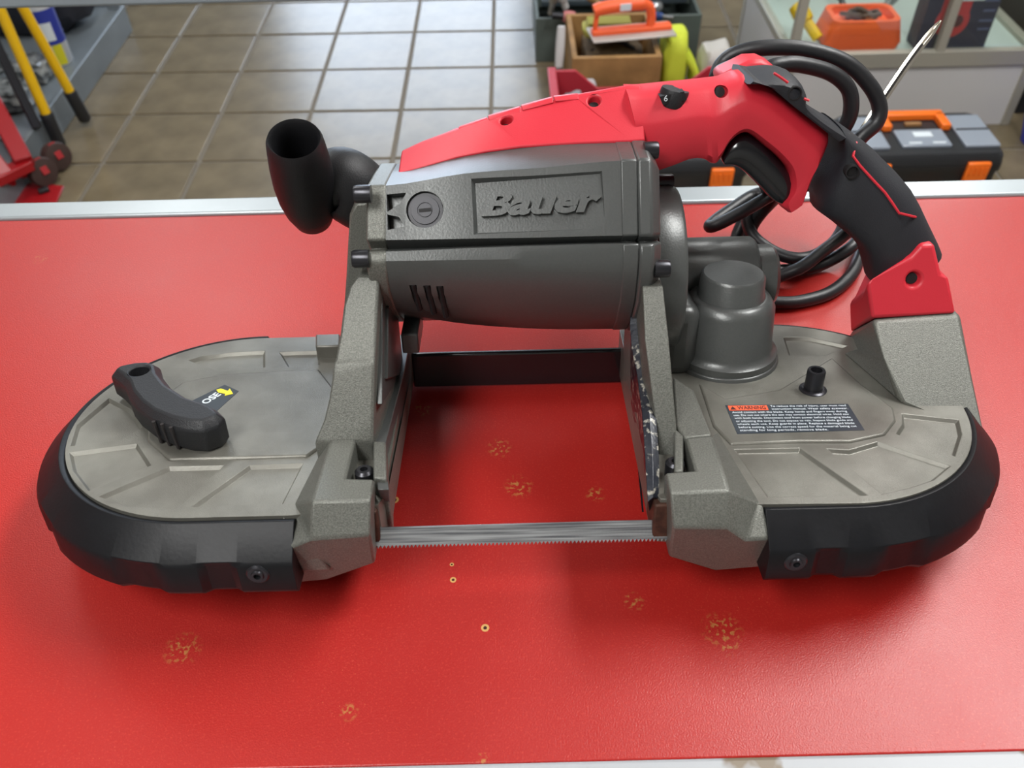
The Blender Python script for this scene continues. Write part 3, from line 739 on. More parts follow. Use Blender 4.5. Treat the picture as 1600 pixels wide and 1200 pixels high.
hB = [(1008, 268), (1024, 273), (1052, 264), (1081, 253), (1103, 254), (1117, 261), (1127, 250), (1138, 229), (1155, 213), (1172, 212), (1196, 231), (1220, 252), (1236, 276), (1233, 306), (1222, 324), (1230, 333)]
TH = .040
hprof = [(0, .010), (.0, -.001), (.03, -.0065), (.08, -.0092), (.30, -.0148), (.36, -.0158), (.60, -.0160), (.86, -.0154), (.95, -.0130), (1, -.007), (1, .012), (.94, .020), (.5, .023), (.08, .018)]
hsh = ribbon(hT, hB, hprof, YH, [.006]*7+[.004, .000, -.006, -.013, -.015, -.016, -.016, -.016, -.016]).build('handle_shell', M['red'], saw, ang=40); hsh['label'] = 'red plastic handle shell above the trigger'
# upper shoulder panel and lower recess ridges
screw_hole(hsh, 1128, 142, -.0105, .0033, Vector((0, -1, .35)))
# bump behind the handle where the cord leaves
bk = [(1122, 121), (1150, 107), (1172, 96), (1192, 95), (1208, 102), (1222, 116), (1220, 150), (1130, 140)]
f1 = flat(bk, y=.026); MB().loft([f1, [p+Vector((0, .022, 0)) for p in f1]]).build('cord_outlet', M['red'], hsh, bevel=.004, seg=3)
# speed dial
dp = flat([(1031, 151), (1069, 143), (1073, 156), (1036, 164)], y=-.0128)
sd = MB().loft([dp, [p+Vector((0, .006, 0)) for p in dp]]).build('dial_window', M['hole'], hsh)
dc = L(1052, 152, y=-.0062)
MB().rev([(.0068, -.0042), (.0072, -.003), (.0072, .003), (.0068, .0042)], dc, (.94, 0, .34) if False else (.2, 0, .98), 28).build('speed_dial', M['black'], sd, ang=20)
dm = L(1040, 154, y=-.0134)
text('dial_mark', '6', M['white_p'], sd, .0042, dm+Vector((-.001, -.0004, -.0012)), (1, 0, 0), (0, 0, 1), .0001)
# trigger
tT = [(1127, 245), (1136, 226), (1150, 212), (1168, 208), (1188, 219), (1212, 242), (1234, 267), (1240, 286), (1232, 306)]
tB = [(1129, 253), (1141, 256), (1153, 261), (1165, 271), (1178, 284), (1190, 296), (1201, 308), (1210, 314), (1220, 315)]
tprof = [(0, .008), (0, -.004), (.05, -.0085), (.16, -.0112), (.5, -.0120), (.85, -.0108), (.96, -.0075), (1, -.002), (1, .010), (.8, .016), (.2, .016)]
trg = ribbon(tT, tB, tprof, -.008, -.006).build('trigger', M['gloss'], saw, ang=60); trg['label'] = 'glossy black trigger'
# --- black grip
gp = [(1172, 117), (1195, 112), (1233, 109), (1258, 115), (1269, 134), (1267, 156), (1294, 182), (1340, 213), (1379, 248), (1417, 290), (1440, 336), (1460, 380), (1440, 384), (1425, 402), (1364, 434), (1356, 424), (1345, 388), (1312, 357), (1281, 332), (1258, 325), (1266, 312), (1288, 263), (1306, 214), (1230, 152), (1204, 131)]
def roundbar(pts, yf, th, m, name, par, r1=.010, ntop=0):
    f = [crest(px, py, yf, .006) if i < ntop else L(px, py, y=yf) for i, (px, py) in enumerate(pts)]; a0 = chaikin([(p.x, p.z) for p in f], 2)
    lv_ = [(.0, inset(a0, r1*.62)), (.0016, inset(a0, r1*.34)), (.005, inset(a0, r1*.10)), (r1, a0)]
    loops = [[Vector((a, yf+d, b)) for a, b in pl] for d, pl in lv_]+[[Vector((a, yf+th-d, b)) for a, b in pl] for d, pl in lv_[::-1]]
    return MB().loft(loops).build(name, m, par, ang=60)
gst = [((1356, 434), (1463, 384), -.0135, .0188), ((1354, 424), (1459, 374), -.0130, .0186), ((1344, 388), (1443, 341), -.0110, .0184), ((1332, 372), (1431, 315), -.009, .0184), ((1314, 356), (1417, 290), -.0066, .0186), ((1292, 338), (1398, 267), -.0040, .0190), ((1270, 322), (1379, 248), -.0018, .0196), ((1270, 296), (1361, 230), .0004, .0200), ((1284, 262), (1340, 213), .0024, .0204), ((1296, 236), (1320, 199), .0036, .0206), ((1300, 214), (1300, 186), .0040, .0206)]
loops = []
for (i_, o_p, yc, hy) in gst:
    A_, B_ = L(i_[0], i_[1], y=yc), L(o_p[0], o_p[1], y=yc); C_ = (A_+B_)/2; H_ = (B_-A_)/2
    lp = []
    for q in range(28):
        t = 2*PI*q/28; ct, st_ = math.cos(t), math.sin(t); e_ = .72
        lp.append(C_+H_*(abs(ct)**e_*(1 if ct > 0 else -1))+Vector((0, -hy, 0))*(abs(st_)**e_*(1 if st_ > 0 else -1)))
    loops.append(lp)
gr = MB().loft(loops).build('grip', M['grip'], saw, ang=70); gr['label'] = 'black rubber overmould grip'
cT = [(1171, 117), (1195, 112), (1233, 109), (1258, 115), (1269, 134), (1268, 156), (1294, 182), (1330, 207)]
cB = [(1176, 123), (1199, 133), (1214, 144), (1227, 155), (1239, 165), (1253, 176), (1281, 198), (1308, 219)]
cprof = [(0, .012), (.0, .000), (.05, -.008), (.16, -.0140), (.40, -.0170), (.80, -.0174), (1, -.0168), (1, .016), (.6, .0225), (.1, .019)]
ribbon(cT, cB, cprof, -.0172, [.006, .006, .005, .003, .000, -.004, -.008, -.012]).build('grip_crown', M['grip'], gr, ang=45)
# red inlay lines on the grip
for nm, pts in (('inlay_line', [(1338, 222), (1333, 244), (1344, 259), (1364, 281), (1383, 301), (1395, 318), (1405, 333), (1425, 338), (1443, 342)]), ('inlay_line', [(1209, 114), (1220, 121), (1231, 129)]), ('inlay_line', [(1256, 154), (1264, 157)])):
    yy = [-.0125, -.0186, -.0202, -.0230, -.0253, -.0281, -.0299, -.0279, -.0150] if len(pts) > 4 else [-.0168]*len(pts)
    MB().tube([L(a, b, y=y) for (a, b), y in zip(pts, yy)], .0007, 6, 0).build(nm, M['red'], gr)
for (px, py, yh) in ((1242, 146, -.0174), (1332, 269, -.0208)):
    p = L(px, py, y=yh); MB().rev([(.0035, .004), (.0035, -.0002), (.0029, -.0003), (.0026, .0015), (.00001, .0015)], p, (0, 1, 0), 20).build('screw_hole', M['hole'], gr)
# --- red collar and grey pedestal under the grip
kt = [(1357, 438), (1364, 434), (1425, 402), (1440, 383), (1460, 380), (1471, 430)]
ck = flat([(1358, 438), (1364, 430), (1425, 396), (1440, 378), (1459, 376), (1472, 431)], y=-.030)
a_ = [L(1362, 437, y=-.028), L(1425, 399, y=-.022), L(1459, 379, y=-.020), L(1472, 431, y=-.026)]
cf = [L(1362, 497, y=-.042), L(1494, 491, y=-.042), L(1483, 434, y=-.037), L(1472, 430, y=-.036), L(1461, 382, y=-.032), L(1440, 383, y=-.032), L(1425, 401, y=-.033), L(1364, 434, y=-.036), L(1354, 442, y=-.036)]
side = [L(1329, 470, y=-.004)]
def cback(y, k):
    out = []
    for i, p in enumerate(cf):
        q = Vector((p.x, y, p.z))
        if i in (0, 7, 8):
            t_ = {0: L(1329, 520, y=.004), 7: L(1336, 463, y=.004), 8: L(1327, 474, y=.004)}[i]; q = p.lerp(t_, k); q.y = y
        out.append(q)
    return out
loops = [cf, cback(-.026, .35), cback(.004, 1)]
colr = MB().loft(loops).build('handle_collar', M['red'], saw, bevel=.0028, seg=3); colr['label'] = 'red collar at the foot of the grip'
screw_hole(colr, 1428, 437, -.0365, .0038, Vector((0, -1, .2)), .004)
# pedestal: sloped front face
pt = [L(1362, 498, y=-.0425), L(1503, 491, y=-.0425)]
pb = [L(1415, 632, z=T), L(1543, 690, z=.018)]
pf = [pt[0], pt[1], L(1522, 590, y=-.066), Vector((pb[1].x, pb[1].y, pb[1].z)), L(1500, 662, z=T-.001), L(1408, 634, z=T-.001), L(1382, 560, y=-.062)]
pk = [L(1328, 521, y=.004), Vector((pt[1].x-.002, .006, pt[1].z)), Vector((pf[2].x-.004, .004, .03)), Vector((pb[1].x-.012, -.02, .006)), Vector((pf[4].x-.03, -.03, .008)), L(1323, 552, z=T-.001), L(1323, 540, y=.001)]
ped = MB().loft([pf, pk]).build('handle_pedestal', M['cast'], saw, bevel=.0028, seg=3); ped['label'] = 'sloping cast pedestal under the red collar'
# --- auxiliary knob on the motor end
kc0 = L(462, 228, y=-.034); kc1 = L(490, 345, y=-.006)
ax = (kc0-kc1).normalized(); Lk = (kc0-kc1).length
kprof = [(.00001, -.005), (.006, -.0035), (.0100, .001), (.0132, .009), (.0150, .018), (.0156, .028), (.0152, .038), (.0143, .047), (.0136, .0525), (.0126, .0545), (.0114, .053), (.0106, .045), (.0098, .030), (.00001, .029)]
s_k = Lk/.0500
kn = MB().rev([(r*1.0, h*s_k) for r, h in kprof], kc1, ax, 40).build('auxiliary_knob', M['grip'], saw, ang=60); kn['label'] = 'black hollow auxiliary knob'; kn.data.materials[0] = mat('black_soft_plastic', lin(22, 22, 25), .5, 0, .4, 0, .2, 1500)
# knob stem sweeping to the motor
st = [L(500, 290, y=-.010), L(530, 282, y=-.008), L(556, 300, y=-.006), L(580, 322, y=-.006)]
MB().tube(st, lambda t: .0165+.004*math.sin(PI*t)-.004*(1-t), 24, 8).build('knob_stem', kn.data.materials[0], kn, ang=60)

# --- power cord (part of the saw): loops over the handle, then a coil on the counter
m_cord = mat('rubber_cord', lin(28, 29, 32), .42, 0, .5, 0, .15, 600)
Wl = lambda px, py, z: toL(W(px, py, z=z))
cord = MB()
CRD = .0044
cp = [L(a_, b_, y=y) for a_, b_, y in ((1215, 118, .028), (1160, 104, .045), (1128, 112, .055), (1119, 122, .058), (1128, 100, .064), (1150, 84, .064), (1194, 75, .062), (1256, 77, .060), (1319, 96, .058), (1357, 131, .056), (1374, 165, .054), (1369, 192, .052), (1345, 215, .050), (1320, 250, .050), (1308, 310, .056))]
cp += [Wl(*q) for q in ((1330, 352, .034), (1318, 368, .026), (1286, 392, .022), (1253, 417, .016), (1219, 431, .010), (1180, 448, .006), (1160, 460, .005), (1185, 470, .005), (1221, 473, .005), (1255, 470, .005), (1297, 457, .005), (1329, 431, .005), (1342, 403, .005), (1348, 378, .005), (1346, 366, .014), (1330, 386, .014), (1295, 408, .007), (1262, 420, .005), (1230, 422, .005), (1190, 424, .005), (1170, 412, .005), (1168, 380, .010), (1180, 345, .022), (1215, 306, .045))]
cp += [L(a_, b_, y=y) for a_, b_, y in ((1240, 288, .064), (1285, 262, .062), (1316, 205, .052), (1329, 175, .05), (1326, 140, .05), (1300, 115, .05), (1256, 102, .048), (1225, 101, .046), (1196, 112, .044), (1176, 160, .046), (1178, 240, .052))]
cp += [Wl(*q) for q in ((1200, 302, .040), (1182, 318, .030), (1168, 337, .024), (1176, 368, .018), (1210, 394, .014), (1247, 404, .014), (1280, 396, .015), (1308, 372, .020), (1318, 340, .028), (1290, 300, .040), (1240, 287, .048), (1203, 306, .045), (1167, 327, .040), (1127, 348, .034), (1109, 354, .030), (1118, 344, .028), (1145, 325, .030), (1173, 307, .032), (1188, 304, .034), (1176, 325, .024), (1158, 352, .014), (1148, 380, .006), (1146, 404, .005), (1150, 425, .005))]
cs = []
for p in spline(cp, 7):
    w_ = ML.transposed() @ p+ORG; w_.z = max(w_.z, CRD+.0006); cs.append(toL(w_))
cord.tube(cs, CRD, 12, 0)
cd_ = cord.build('power_cord', m_cord, saw, ang=60); cd_['label'] = 'black rubber power cord looped behind the handle'

# ================================================================== METAL STRIP standing out of the cord
ms = [L(1470, 32, y=.075), L(1425, 90, y=.07), L(1385, 148, y=.066), L(1345, 208, y=.062), L(1310, 262, y=.062)]
ms = [ML.transposed() @ p+ORG for p in ms]
ws = empty('metal_strip', ms[-1]); tag(ws, 'thin bright grooved metal strip sticking up behind the coiled cord', 'metal strip')
d_ = (ms[0]-ms[2]).normalized(); cv = (CAM-ms[2]).normalized(); sd_ = d_.cross(cv).normalized()
loops = []
for i, p in enumerate(spline(ms, 6)):
    w = .0022 if i > 2 else (.0006, .0013, .0019)[i]
    q = p-ms[-1]
    loops.append([q+sd_*w, q+sd_*w*.35+cv*.0003, q+cv*-.0004, q-sd_*w*.35+cv*.0003, q-sd_*w, q-sd_*w-cv*.0009, q+sd_*w-cv*.0009])
MB().loft(loops).build('strip', mat('bright_steel', lin(225, 220, 208), .18, .9), ws)
gl = []
for i, p in enumerate(spline(ms, 6)[4:]): gl.append(p-ms[-1]+cv*.0001)
MB().tube(gl, .0005, 6, 0).build('groove', M['groove'], ws)

# ================================================================== BACKGROUND
def kid(mb, name, m, par, **k): return mb.build(name, m, par, **k)
m_gmetal = mat('grey_painted_metal', lin(128, 136, 142), .45, .2, var=.15, vscale=6)
m_dk = mat('dark_navy_cloth', lin(34, 36, 46), .7, var=.4, vscale=9)
m_yel = mat('yellow_tube', lin(240, 190, 20), .35)
m_bk = mat('black_moulded', lin(36, 37, 40), .45)
m_bag = mat('clear_bag', lin(165, 168, 168), .22, .25, .6, 0, 2.0, 40, .7, 30, vcol=lin(60, 64, 66))
m_jack = mat('red_painted_steel', lin(158, 20, 27), .35)
m_org = mat('orange_plastic', lin(250, 118, 30), .42)
m_org2 = mat('orange_red_plastic', lin(250, 102, 52), .45)
m_green = mat('grey_green_metal', lin(92, 102, 98), .5, .1, var=.2, vscale=8)
m_wood = mat('worn_wood', lin(168, 128, 78), .65, var=.35, vscale=14)
m_crate = mat('red_crate_plastic', lin(178, 44, 58), .5)
m_glass = bpy.data.materials.new('case_glass'); m_glass.use_nodes = True
nt = m_glass.node_tree; nt.nodes.clear(); o_ = nt.nodes.new('ShaderNodeOutputMaterial'); tb_ = nt.nodes.new('ShaderNodeBsdfTransparent'); tb_.inputs[0].default_value = (.93, .97, .95, 1)
gb_ = nt.nodes.new('ShaderNodeBsdfGlossy'); gb_.inputs['Roughness'].default_value = .03; mx = nt.nodes.new('ShaderNodeMixShader'); fr = nt.nodes.new('ShaderNodeFresnel'); fr.inputs[0].default_value = 1.45
mx.inputs[0].default_value = .07; nt.links.new(tb_.outputs[0], mx.inputs[1]); nt.links.new(gb_.outputs[0], mx.inputs[2]); nt.links.new(mx.outputs[0], o_.inputs[0])
m_clear = mat('clear_lid', lin(150, 158, 170), .15, 0, .6)
G = GROUND
def at(e, *pts): return [Vector(p)-e.location for p in pts]
# --- shelf unit on the left
sx = -1.46; sy0, sy1 = 1.6, 3.38
su = empty('metal_shelf_unit', (sx, sy0, G)); tag(su, 'grey metal floor shelf unit stocked along the left aisle', 'shelf unit')
kid(MB().box((-.45, (sy1-sy0)/2, .088), (.88, sy1-sy0, .016)), 'shelf_deck', m_gmetal, su, bevel=.002)
kid(MB().box((-.008, (sy1-sy0)/2, .050), (.016, sy1-sy0, .100)), 'shelf_lip', m_gmetal, su, bevel=.003)
kid(MB().box((-.03, sy1-sy0-.02, .45), (.045, .035, .9)), 'upright', m_gmetal, su, bevel=.003)
kid(MB().box((-.86, sy1-sy0-.02, .45), (.045, .035, .9)), 'upright', m_gmetal, su, bevel=.003)
kid(MB().box((-.88, (sy1-sy0)/2, .48), (.02, sy1-sy0, .78)), 'back_panel', m_gmetal, su)
kid(MB().box((-.45, sy1-sy0+.004, .07), (.86, .016, .06)), 'end_lip', m_gmetal, su, bevel=.002)
DZ = G+.0965
# spray can
p = W(150, 101, z=DZ); sc_ = empty('spray_can', (-1.545, p.y+.03, DZ)); tag(sc_, 'white and blue spray can with a yellow stripe on the metal shelf', 'spray can')
kid(MB().rev([(.044, 0), (.046, .004), (.046, .20), (.040, .215), (.030, .222)], (0, 0, 0), n=28), 'can_body', mat('white_tin', lin(205, 208, 212), .3, .3), sc_)
kid(MB().rev([(.0465, .075), (.0468, .075), (.0468, .19), (.0465, .19)], (0, 0, 0), n=28, cap=False), 'blue_band', mat('blue_print', lin(48, 62, 160), .35), sc_)
kid(MB().loft([[(.0475*math.cos(a), .0475*math.sin(a), z) for a in [-1.2+.06*i for i in range(12)]] for z in (.006, .075)], cap=False, closed=False), 'yellow_patch', mat('yellow_lab', lin(214, 206, 40), .4), sc_)
kid(MB().loft([[(.0478*math.cos(a), .0478*math.sin(a), z) for a in [-1.5+.06*i for i in range(14)]] for z in (.09, .15)], cap=False, closed=False), 'white_patch', M['white_p'], sc_)
kid(MB().rev([(.030, .222), (.030, .265), (.026, .27), (.00001, .27)], (0, 0, 0), n=24), 'can_cap', mat('navy_cap', lin(30, 36, 70), .4), sc_)
# dark bag / case
def lump(name, loc, dims, m, label, cat, seed, group=None, amp=.12, par_name='shell'):
    e = empty(name, loc); tag(e, label, cat, group)
    bm = bmesh.new(); bmesh.ops.create_icosphere(bm, subdivisions=3, radius=1); r = random.Random(seed)
    ph = [r.uniform(0, 6) for _ in range(9)]
    for v in bm.verts:
        c = v.co.normalized(); q = [abs(c[i])**.55*(1 if c[i] > 0 else -1) for i in range(3)]
        f = 1+amp*(math.sin(5*c.x+ph[0])*math.sin(4*c.y+ph[1])+math.sin(9*c.z+ph[2]+4*c.x)*.6+math.sin(13*c.y+ph[3]+5*c.z)*.4)
        v.co = Vector((q[0]*dims[0]/2*f, q[1]*dims[1]/2*f, max(0, (q[2]*f+1)*dims[2]/2)))
    me = bpy.data.meshes.new(par_name); bm.to_mesh(me); bm.free(); link(par_name, me, m, e, ang=30); return e
p = W(70, 88, z=DZ); e = lump('tool_bag', (-1.74, 3.205, DZ), (.46, .24, .27), m_dk, 'dark navy cloth tool bag beside the spray can', 'bag', 3, amp=.05)
kid(MB().tube([(-.12, -.10, .2), (-.06, -.14, .27), (.06, -.14, .27), (.12, -.10, .2)], .010, 8), 'carry_strap', m_bk, e)
for k, (x, y, w, lab) in enumerate(((-1.585, 2.79, .13, 'crumpled clear bag of metal parts in front of the spray can'), (-1.79, 2.85, .16, 'clear bag of small fittings below the dark tool bag'), (-1.585, 2.60, .15, 'clear bag of bolts between the two yellow handles'), (-1.79, 2.645, .16, 'clear bag of parts behind the dark jack handle'))):
    e = lump('parts_bag', (x, y, DZ), (w, w*.95, .07), m_bag, lab, 'bag', 20+k, 'clear bags of parts on the metal shelf', .12)
    rr_ = random.Random(k)
    for q in range(5):
        a = rr_.uniform(0, 6); kid(MB().rev([(.010, 0), (.010, .008), (.005, .008), (.005, .012)], (math.cos(a)*.04, math.sin(a)*.04, .06), (rr_.uniform(-.4, .4), rr_.uniform(-.4, .4), 1), 6), 'fitting', M['steel'], e)
p = W(30, 172, z=DZ); e = empty('parts_box', (-1.70, 2.46, DZ)); tag(e, 'small dark green box on the metal shelf near the jack', 'box')
kid(MB().box((0, 0, .03), (.10, .08, .06)), 'box_body', mat('dark_green_card', lin(24, 92, 58), .5), e, bevel=.002); kid(MB().box((0, 0, .063), (.104, .084, .008)), 'box_lid', mat('dark_green_lid', lin(20, 76, 48), .5), e, bevel=.002)
# --- bolt cutter
b0, b1 = W(134, 188, z=G+.018), W(38, 16, y=2.60); c0, c1 = W(94, 228, z=G+.018), W(3, 22, y=2.50)
bc_ = empty('bolt_cutter', (b0.x, b0.y, G)); tag(bc_, 'bolt cutter with two yellow tube handles leaning on the metal shelf', 'bolt cutter')
hd = []
for (a, b, fr_) in ((b0, b1, .29), (c0, c1, .27)):
    d = (b-a); ln_ = d.length; d.normalize(); top_p = a+d*(ln_*1.25)
    q = at(bc_, a, a+d*ln_*fr_, top_p); hd.append(q[2])
    kid(MB().tube([q[1]-d*.02, q[2]], .0155, 14, 0), 'handle_tube', m_yel, bc_)
    kid(MB().rev([(.017, 0), (.0205, .006), (.0205, ln_*fr_-.02), (.0215, ln_*fr_-.006), (.019, ln_*fr_)], q[0], d, 18), 'rubber_grip', m_bk, bc_)
hm = (hd[0]+hd[1])/2; du = ((b1-b0).normalized()+(c1-c0).normalized()).normalized()
kid(MB().tube([hd[0], hd[0].lerp(hm+du*.08, .6), hm+du*.10], .014, 8, 4).tube([hd[1], hd[1].lerp(hm+du*.08, .6), hm+du*.10], .014, 8, 4), 'jaw_links', M['dsteel'], bc_)
kid(MB().tube([hm+du*.09, hm+du*.15+Vector((.02, 0, 0)), hm+du*.20], .013, 8, 4), 'jaw', M['dsteel'], bc_); kid(MB().tube([hm+du*.09, hm+du*.15-Vector((.02, 0, 0)), hm+du*.20], .013, 8, 4), 'jaw', M['dsteel'], bc_)
# --- red floor jack
jb = W(60, 290, z=G); jk = empty('floor_jack', (jb.x, jb.y, G)); tag(jk, 'red trolley jack with small wheels and a dark lever', 'floor jack')
pl = [W(100, 290, z=G+.006), W(58, 285, z=G+.006), W(-60, 300, z=G+.006), W(-60, 335, z=G+.006), W(85, 322, z=G+.006)]
kid(MB().loft([at(jk, *pl), at(jk, *[q-Vector((0, 0, .005)) for q in pl])]), 'foot_plate', m_jack, jk, bevel=.002)
kid(MB().box(W(68, 297, z=G+.014)-jk.location, (.03, .018, .012), Matrix.Rotation(.6, 3, 'Z')), 'latch', m_bk, jk, bevel=.002)
def bar(a, b, w, h, mb=None):
    a, b = Vector(a), Vector(b); d = (b-a).normalized(); u_ = d.cross(Vector((0, 0, 1))).normalized(); n_ = u_.cross(d); mb = mb or MB()
    return mb.loft([[p_+u_*w/2+n_*h/2, p_-u_*w/2+n_*h/2, p_-u_*w/2-n_*h/2, p_+u_*w/2-n_*h/2] for p_ in (a, b)])
def jb_(name, pa, za, pb, zb, w, h, m):
    a, b = at(jk, W(*pa, z=za), W(*pb, z=zb)); return kid(bar(a, b, w, h), name, m, jk, bevel=.004)
jb_('side_beam', (-20, 145), G+.20, (42, 262), G+.08, .05, .085, m_jack); jb_('side_beam', (-40, 215), G+.16, (14, 284), G+.07, .04, .07, m_jack)
jb_('cross_plate', (46, 255), G+.09, (-30, 292), G+.09, .05, .03, m_jack); jb_('axle', (30, 262), G+.035, (92, 238), G+.035, .016, .016, m_bk)
jb_('lever', (-30, 20), G+.42, (58, 200), G+.10, .028, .028, M['dsteel'])
jb_('link_bar', (0, 215), G+.13, (40, 250), G+.05, .012, .02, M['steel'])
m_rub = mat('brown_rubber_wheel', lin(66, 48, 44), .6)
for (px, py) in ((88, 244), (66, 268)):
    c = W(px, py, z=G+.045)-jk.location; axd = Vector((.8, -.55, .1)).normalized()
    wv = kid(MB().rev([(.024, -.018), (.042, -.015), (.044, 0), (.042, .015), (.024, .018)], c, axd, 24), 'wheel', m_rub, jk)
    kid(MB().rev([(.018, -.017), (.020, -.016), (.020, .016), (.018, .017)], c, axd, 18), 'hub', m_bk, wv)
    kid(bar(c+Vector((0, 0, .045)), c+Vector((.02, -.014, 0)), .02, .006), 'caster_fork', m_jack, jk)
# --- green metal toolbox, open, with trays
gx0, gx1, gy0, gy1, gh = .115, .70, 3.02, 3.42, .16
gt = empty('metal_toolbox', (gx0, gy0, G)); tag(gt, 'open grey green metal toolbox standing on the tiled floor', 'toolbox')
gw, gd = gx1-gx0, gy1-gy0
kid(MB().box((gw/2, .006, gh/2), (gw, .012, gh)).box((gw/2, gd-.006, gh/2), (gw, .012, gh)).box((.006, gd/2, gh/2), (.012, gd-.02, gh)).box((gw-.006, gd/2, gh/2), (.012, gd-.02, gh)).box((gw/2, gd/2, .02), (gw-.02, gd-.02, .012)), 'box_shell', m_green, gt, bevel=.003)
kid(MB().box((gw/2, gd+.03, gh+.10), (gw, .02, .22), Matrix.Rotation(-.35, 3, 'X')), 'lid', m_green, gt, bevel=.004)
kid(MB().box((gw/2, gd*.68, gh-.02), (gw-.05, gd*.5, .02)), 'tray', mat('dark_tray', lin(58, 68, 74), .5), gt, bevel=.003)
kid(MB().box((.02, .18, gh+.07), (.012, .02, .2)).box((gw-.02, .18, gh+.07), (.012, .02, .2)), 'lid_stay', m_green, gt)
# things in the toolbox
def rod(name, label, cat, a, b, r, m, head=None, group=None, parts=('shaft', 'handle'), hm_=None):
    a, b = Vector(a), Vector(b); e = empty(name, a); tag(e, label, cat, group); d = b-a
    kid(MB().tube([(0, 0, 0), d*.55], r, 10, 0), parts[0], m, e); kid(MB().tube([d*.5, d*.75, d], lambda t: r*(1.4+.3*math.sin(PI*t)), 10, 4), parts[1], hm_ or m, e); return e
tz = G+gh+.02
rod('hammer', 'hammer with a faded pink handle lying in the green toolbox', 'hammer', W(862, 24, z=tz+.01), W(898, 27, z=tz), .012, M['dsteel'], hm_=mat('pink_grip', lin(196, 120, 120), .5), parts=('head', 'handle'))
rod('wooden_handle_tool', 'tool with a slim wooden handle at the back of the green toolbox', 'hand tool', W(946, 14, z=tz+.02), W(915, -12, z=tz+.06), .010, m_wood)
rod('chrome_wrench', 'pale chrome wrench standing up in the green toolbox', 'wrench', W(860, 22, z=tz), W(868, -14, z=tz+.08), .010, M['steel'])
rod('putty_knife', 'pale bent putty knife standing in the green toolbox beside the chrome wrench', 'putty knife', W(884, 12, z=tz), W(876, -12, z=tz+.06), .012, M['white'])
rod('socket_bar', 'silver socket bar lying at the far side of the green toolbox', 'socket bar', W(1005, 16, z=tz), W(1032, 10, z=tz), .012, M['steel'])
rod('blue_screwdriver', 'screwdriver with a dark blue handle in the green toolbox', 'screwdriver', W(1052, 28, z=tz-.01), W(1020, 24, z=tz-.01), .008, M['steel'], hm_=mat('blue_grip', lin(30, 62, 120), .4))
# --- wooden box with clutter in front of the toolbox
wx0, wx1, wy0, wy1, wh = .215, .50, 2.62, 2.96, .20
wb_ = empty('wooden_box', (wx0, wy0, G)); tag(wb_, 'open worn wooden box piled with tools beside the green toolbox', 'box'); ww, wdp = wx1-wx0, wy1-wy0
kid(MB().box((ww/2, wdp/2, .01), (ww-.03, wdp-.03, .02)), 'bottom_board', m_wood, wb_)
for c, d in (((ww/2, .009, wh/2), (ww, .018, wh)), ((ww/2, wdp-.009, wh/2), (ww, .018, wh)), ((.009, wdp/2, wh/2), (.018, wdp-.037, wh)), ((ww-.009, wdp/2, wh/2), (.018, wdp-.037, wh))): kid(MB().box(c, d), 'side_board', m_wood, wb_, bevel=.003)
zt = G+wh
e = lump('brown_sack', (.358, 2.79, G+.022), (.20, .24, .16), mat('brown_sacking', lin(112, 92, 66), .8, var=.5, vscale=30), 'crumpled brown sacking filling the wooden box', 'sack', 9, amp=.06)
kid(MB().tube([(-.07, -.06, .150), (0, -.02, .168), (.07, -.05, .150)], .006, 8), 'tie_cord', m_bk, e)
# orange plastering float
fz = zt+.036; e0 = W(986, 52, z=fz); pf = empty('plastering_float', (e0.x, e0.y, fz)); tag(pf, 'orange plastering float with an arched handle on the wooden box', 'float')
Rz = Matrix.Rotation(math.radians(8), 3, 'Z')
kid(MB().box((0, 0, .004), (.27, .11, .006), Rz), 'steel_sole', mat('pale_sole', lin(190, 186, 180), .4, .2), pf, bevel=.002)
kid(MB().box((0, 0, .014), (.26, .035, .018), Rz), 'backing_bar', m_org2, pf, bevel=.005)
hp_ = [Rz @ Vector(q) for q in ((-.125, 0, .080), (-.09, 0, .088), (0, 0, .092), (.045, 0, .086), (.06, 0, .06), (.062, 0, .015))]
kid(MB().tube(hp_, lambda t: .020 if t < .55 else .015, 14, 6), 'arched_handle', m_org2, pf, ang=60)
kid(MB().box(Rz @ Vector((-.03, -.021, .093)), (.035, .004, .02), Rz), 'handle_sticker', M['white_p'], pf)
kid(MB().tube([Rz @ Vector((-.115, 0, .075)), Rz @ Vector((-.12, 0, .015))], .008, 8, 0), 'handle_stop', m_org2, pf)
e = lump('sanding_sponge', (.345, 2.80, zt-.006), (.17, .12, .038), mat('olive_sponge', lin(176, 170, 84), .8), 'olive yellow sponge under the orange float', 'sponge', 12, amp=.04); kid(MB().box((0, 0, .046), (.14, .06, .006)), 'scrub_pad', mat('olive_pad', lin(150, 146, 70), .9), e)
e = lump('yellow_work_glove', (.562, 2.76, G+.0), (.085, .15, .23), mat('hi_vis_cloth', lin(214, 226, 66), .7), 'bright yellow green work glove draped over the wooden box corner', 'glove', 14, amp=.06)
for q in range(4): kid(MB().tube([(.03, -.05+q*.025, .16), (.07, -.06+q*.03, .10), (.075, -.06+q*.035, .04)], .012, 8), 'glove_finger', mat('hi_vis_finger', lin(206, 218, 60), .7) if q == 0 else bpy.data.materials['hi_vis_finger'], e)
e = lump('white_work_glove', (.70, 2.74, G), (.10, .15, .18), mat('white_knit', lin(196, 190, 186), .85), 'off white knitted glove beside the wooden box', 'glove', 15, amp=.06)
for q in range(4): kid(MB().tube([(.02+q*.012, -.06, .12), (.03+q*.018, -.085, .07), (.03+q*.02, -.09, .02)], .012, 8), 'glove_finger', bpy.data.materials['white_knit'], e)
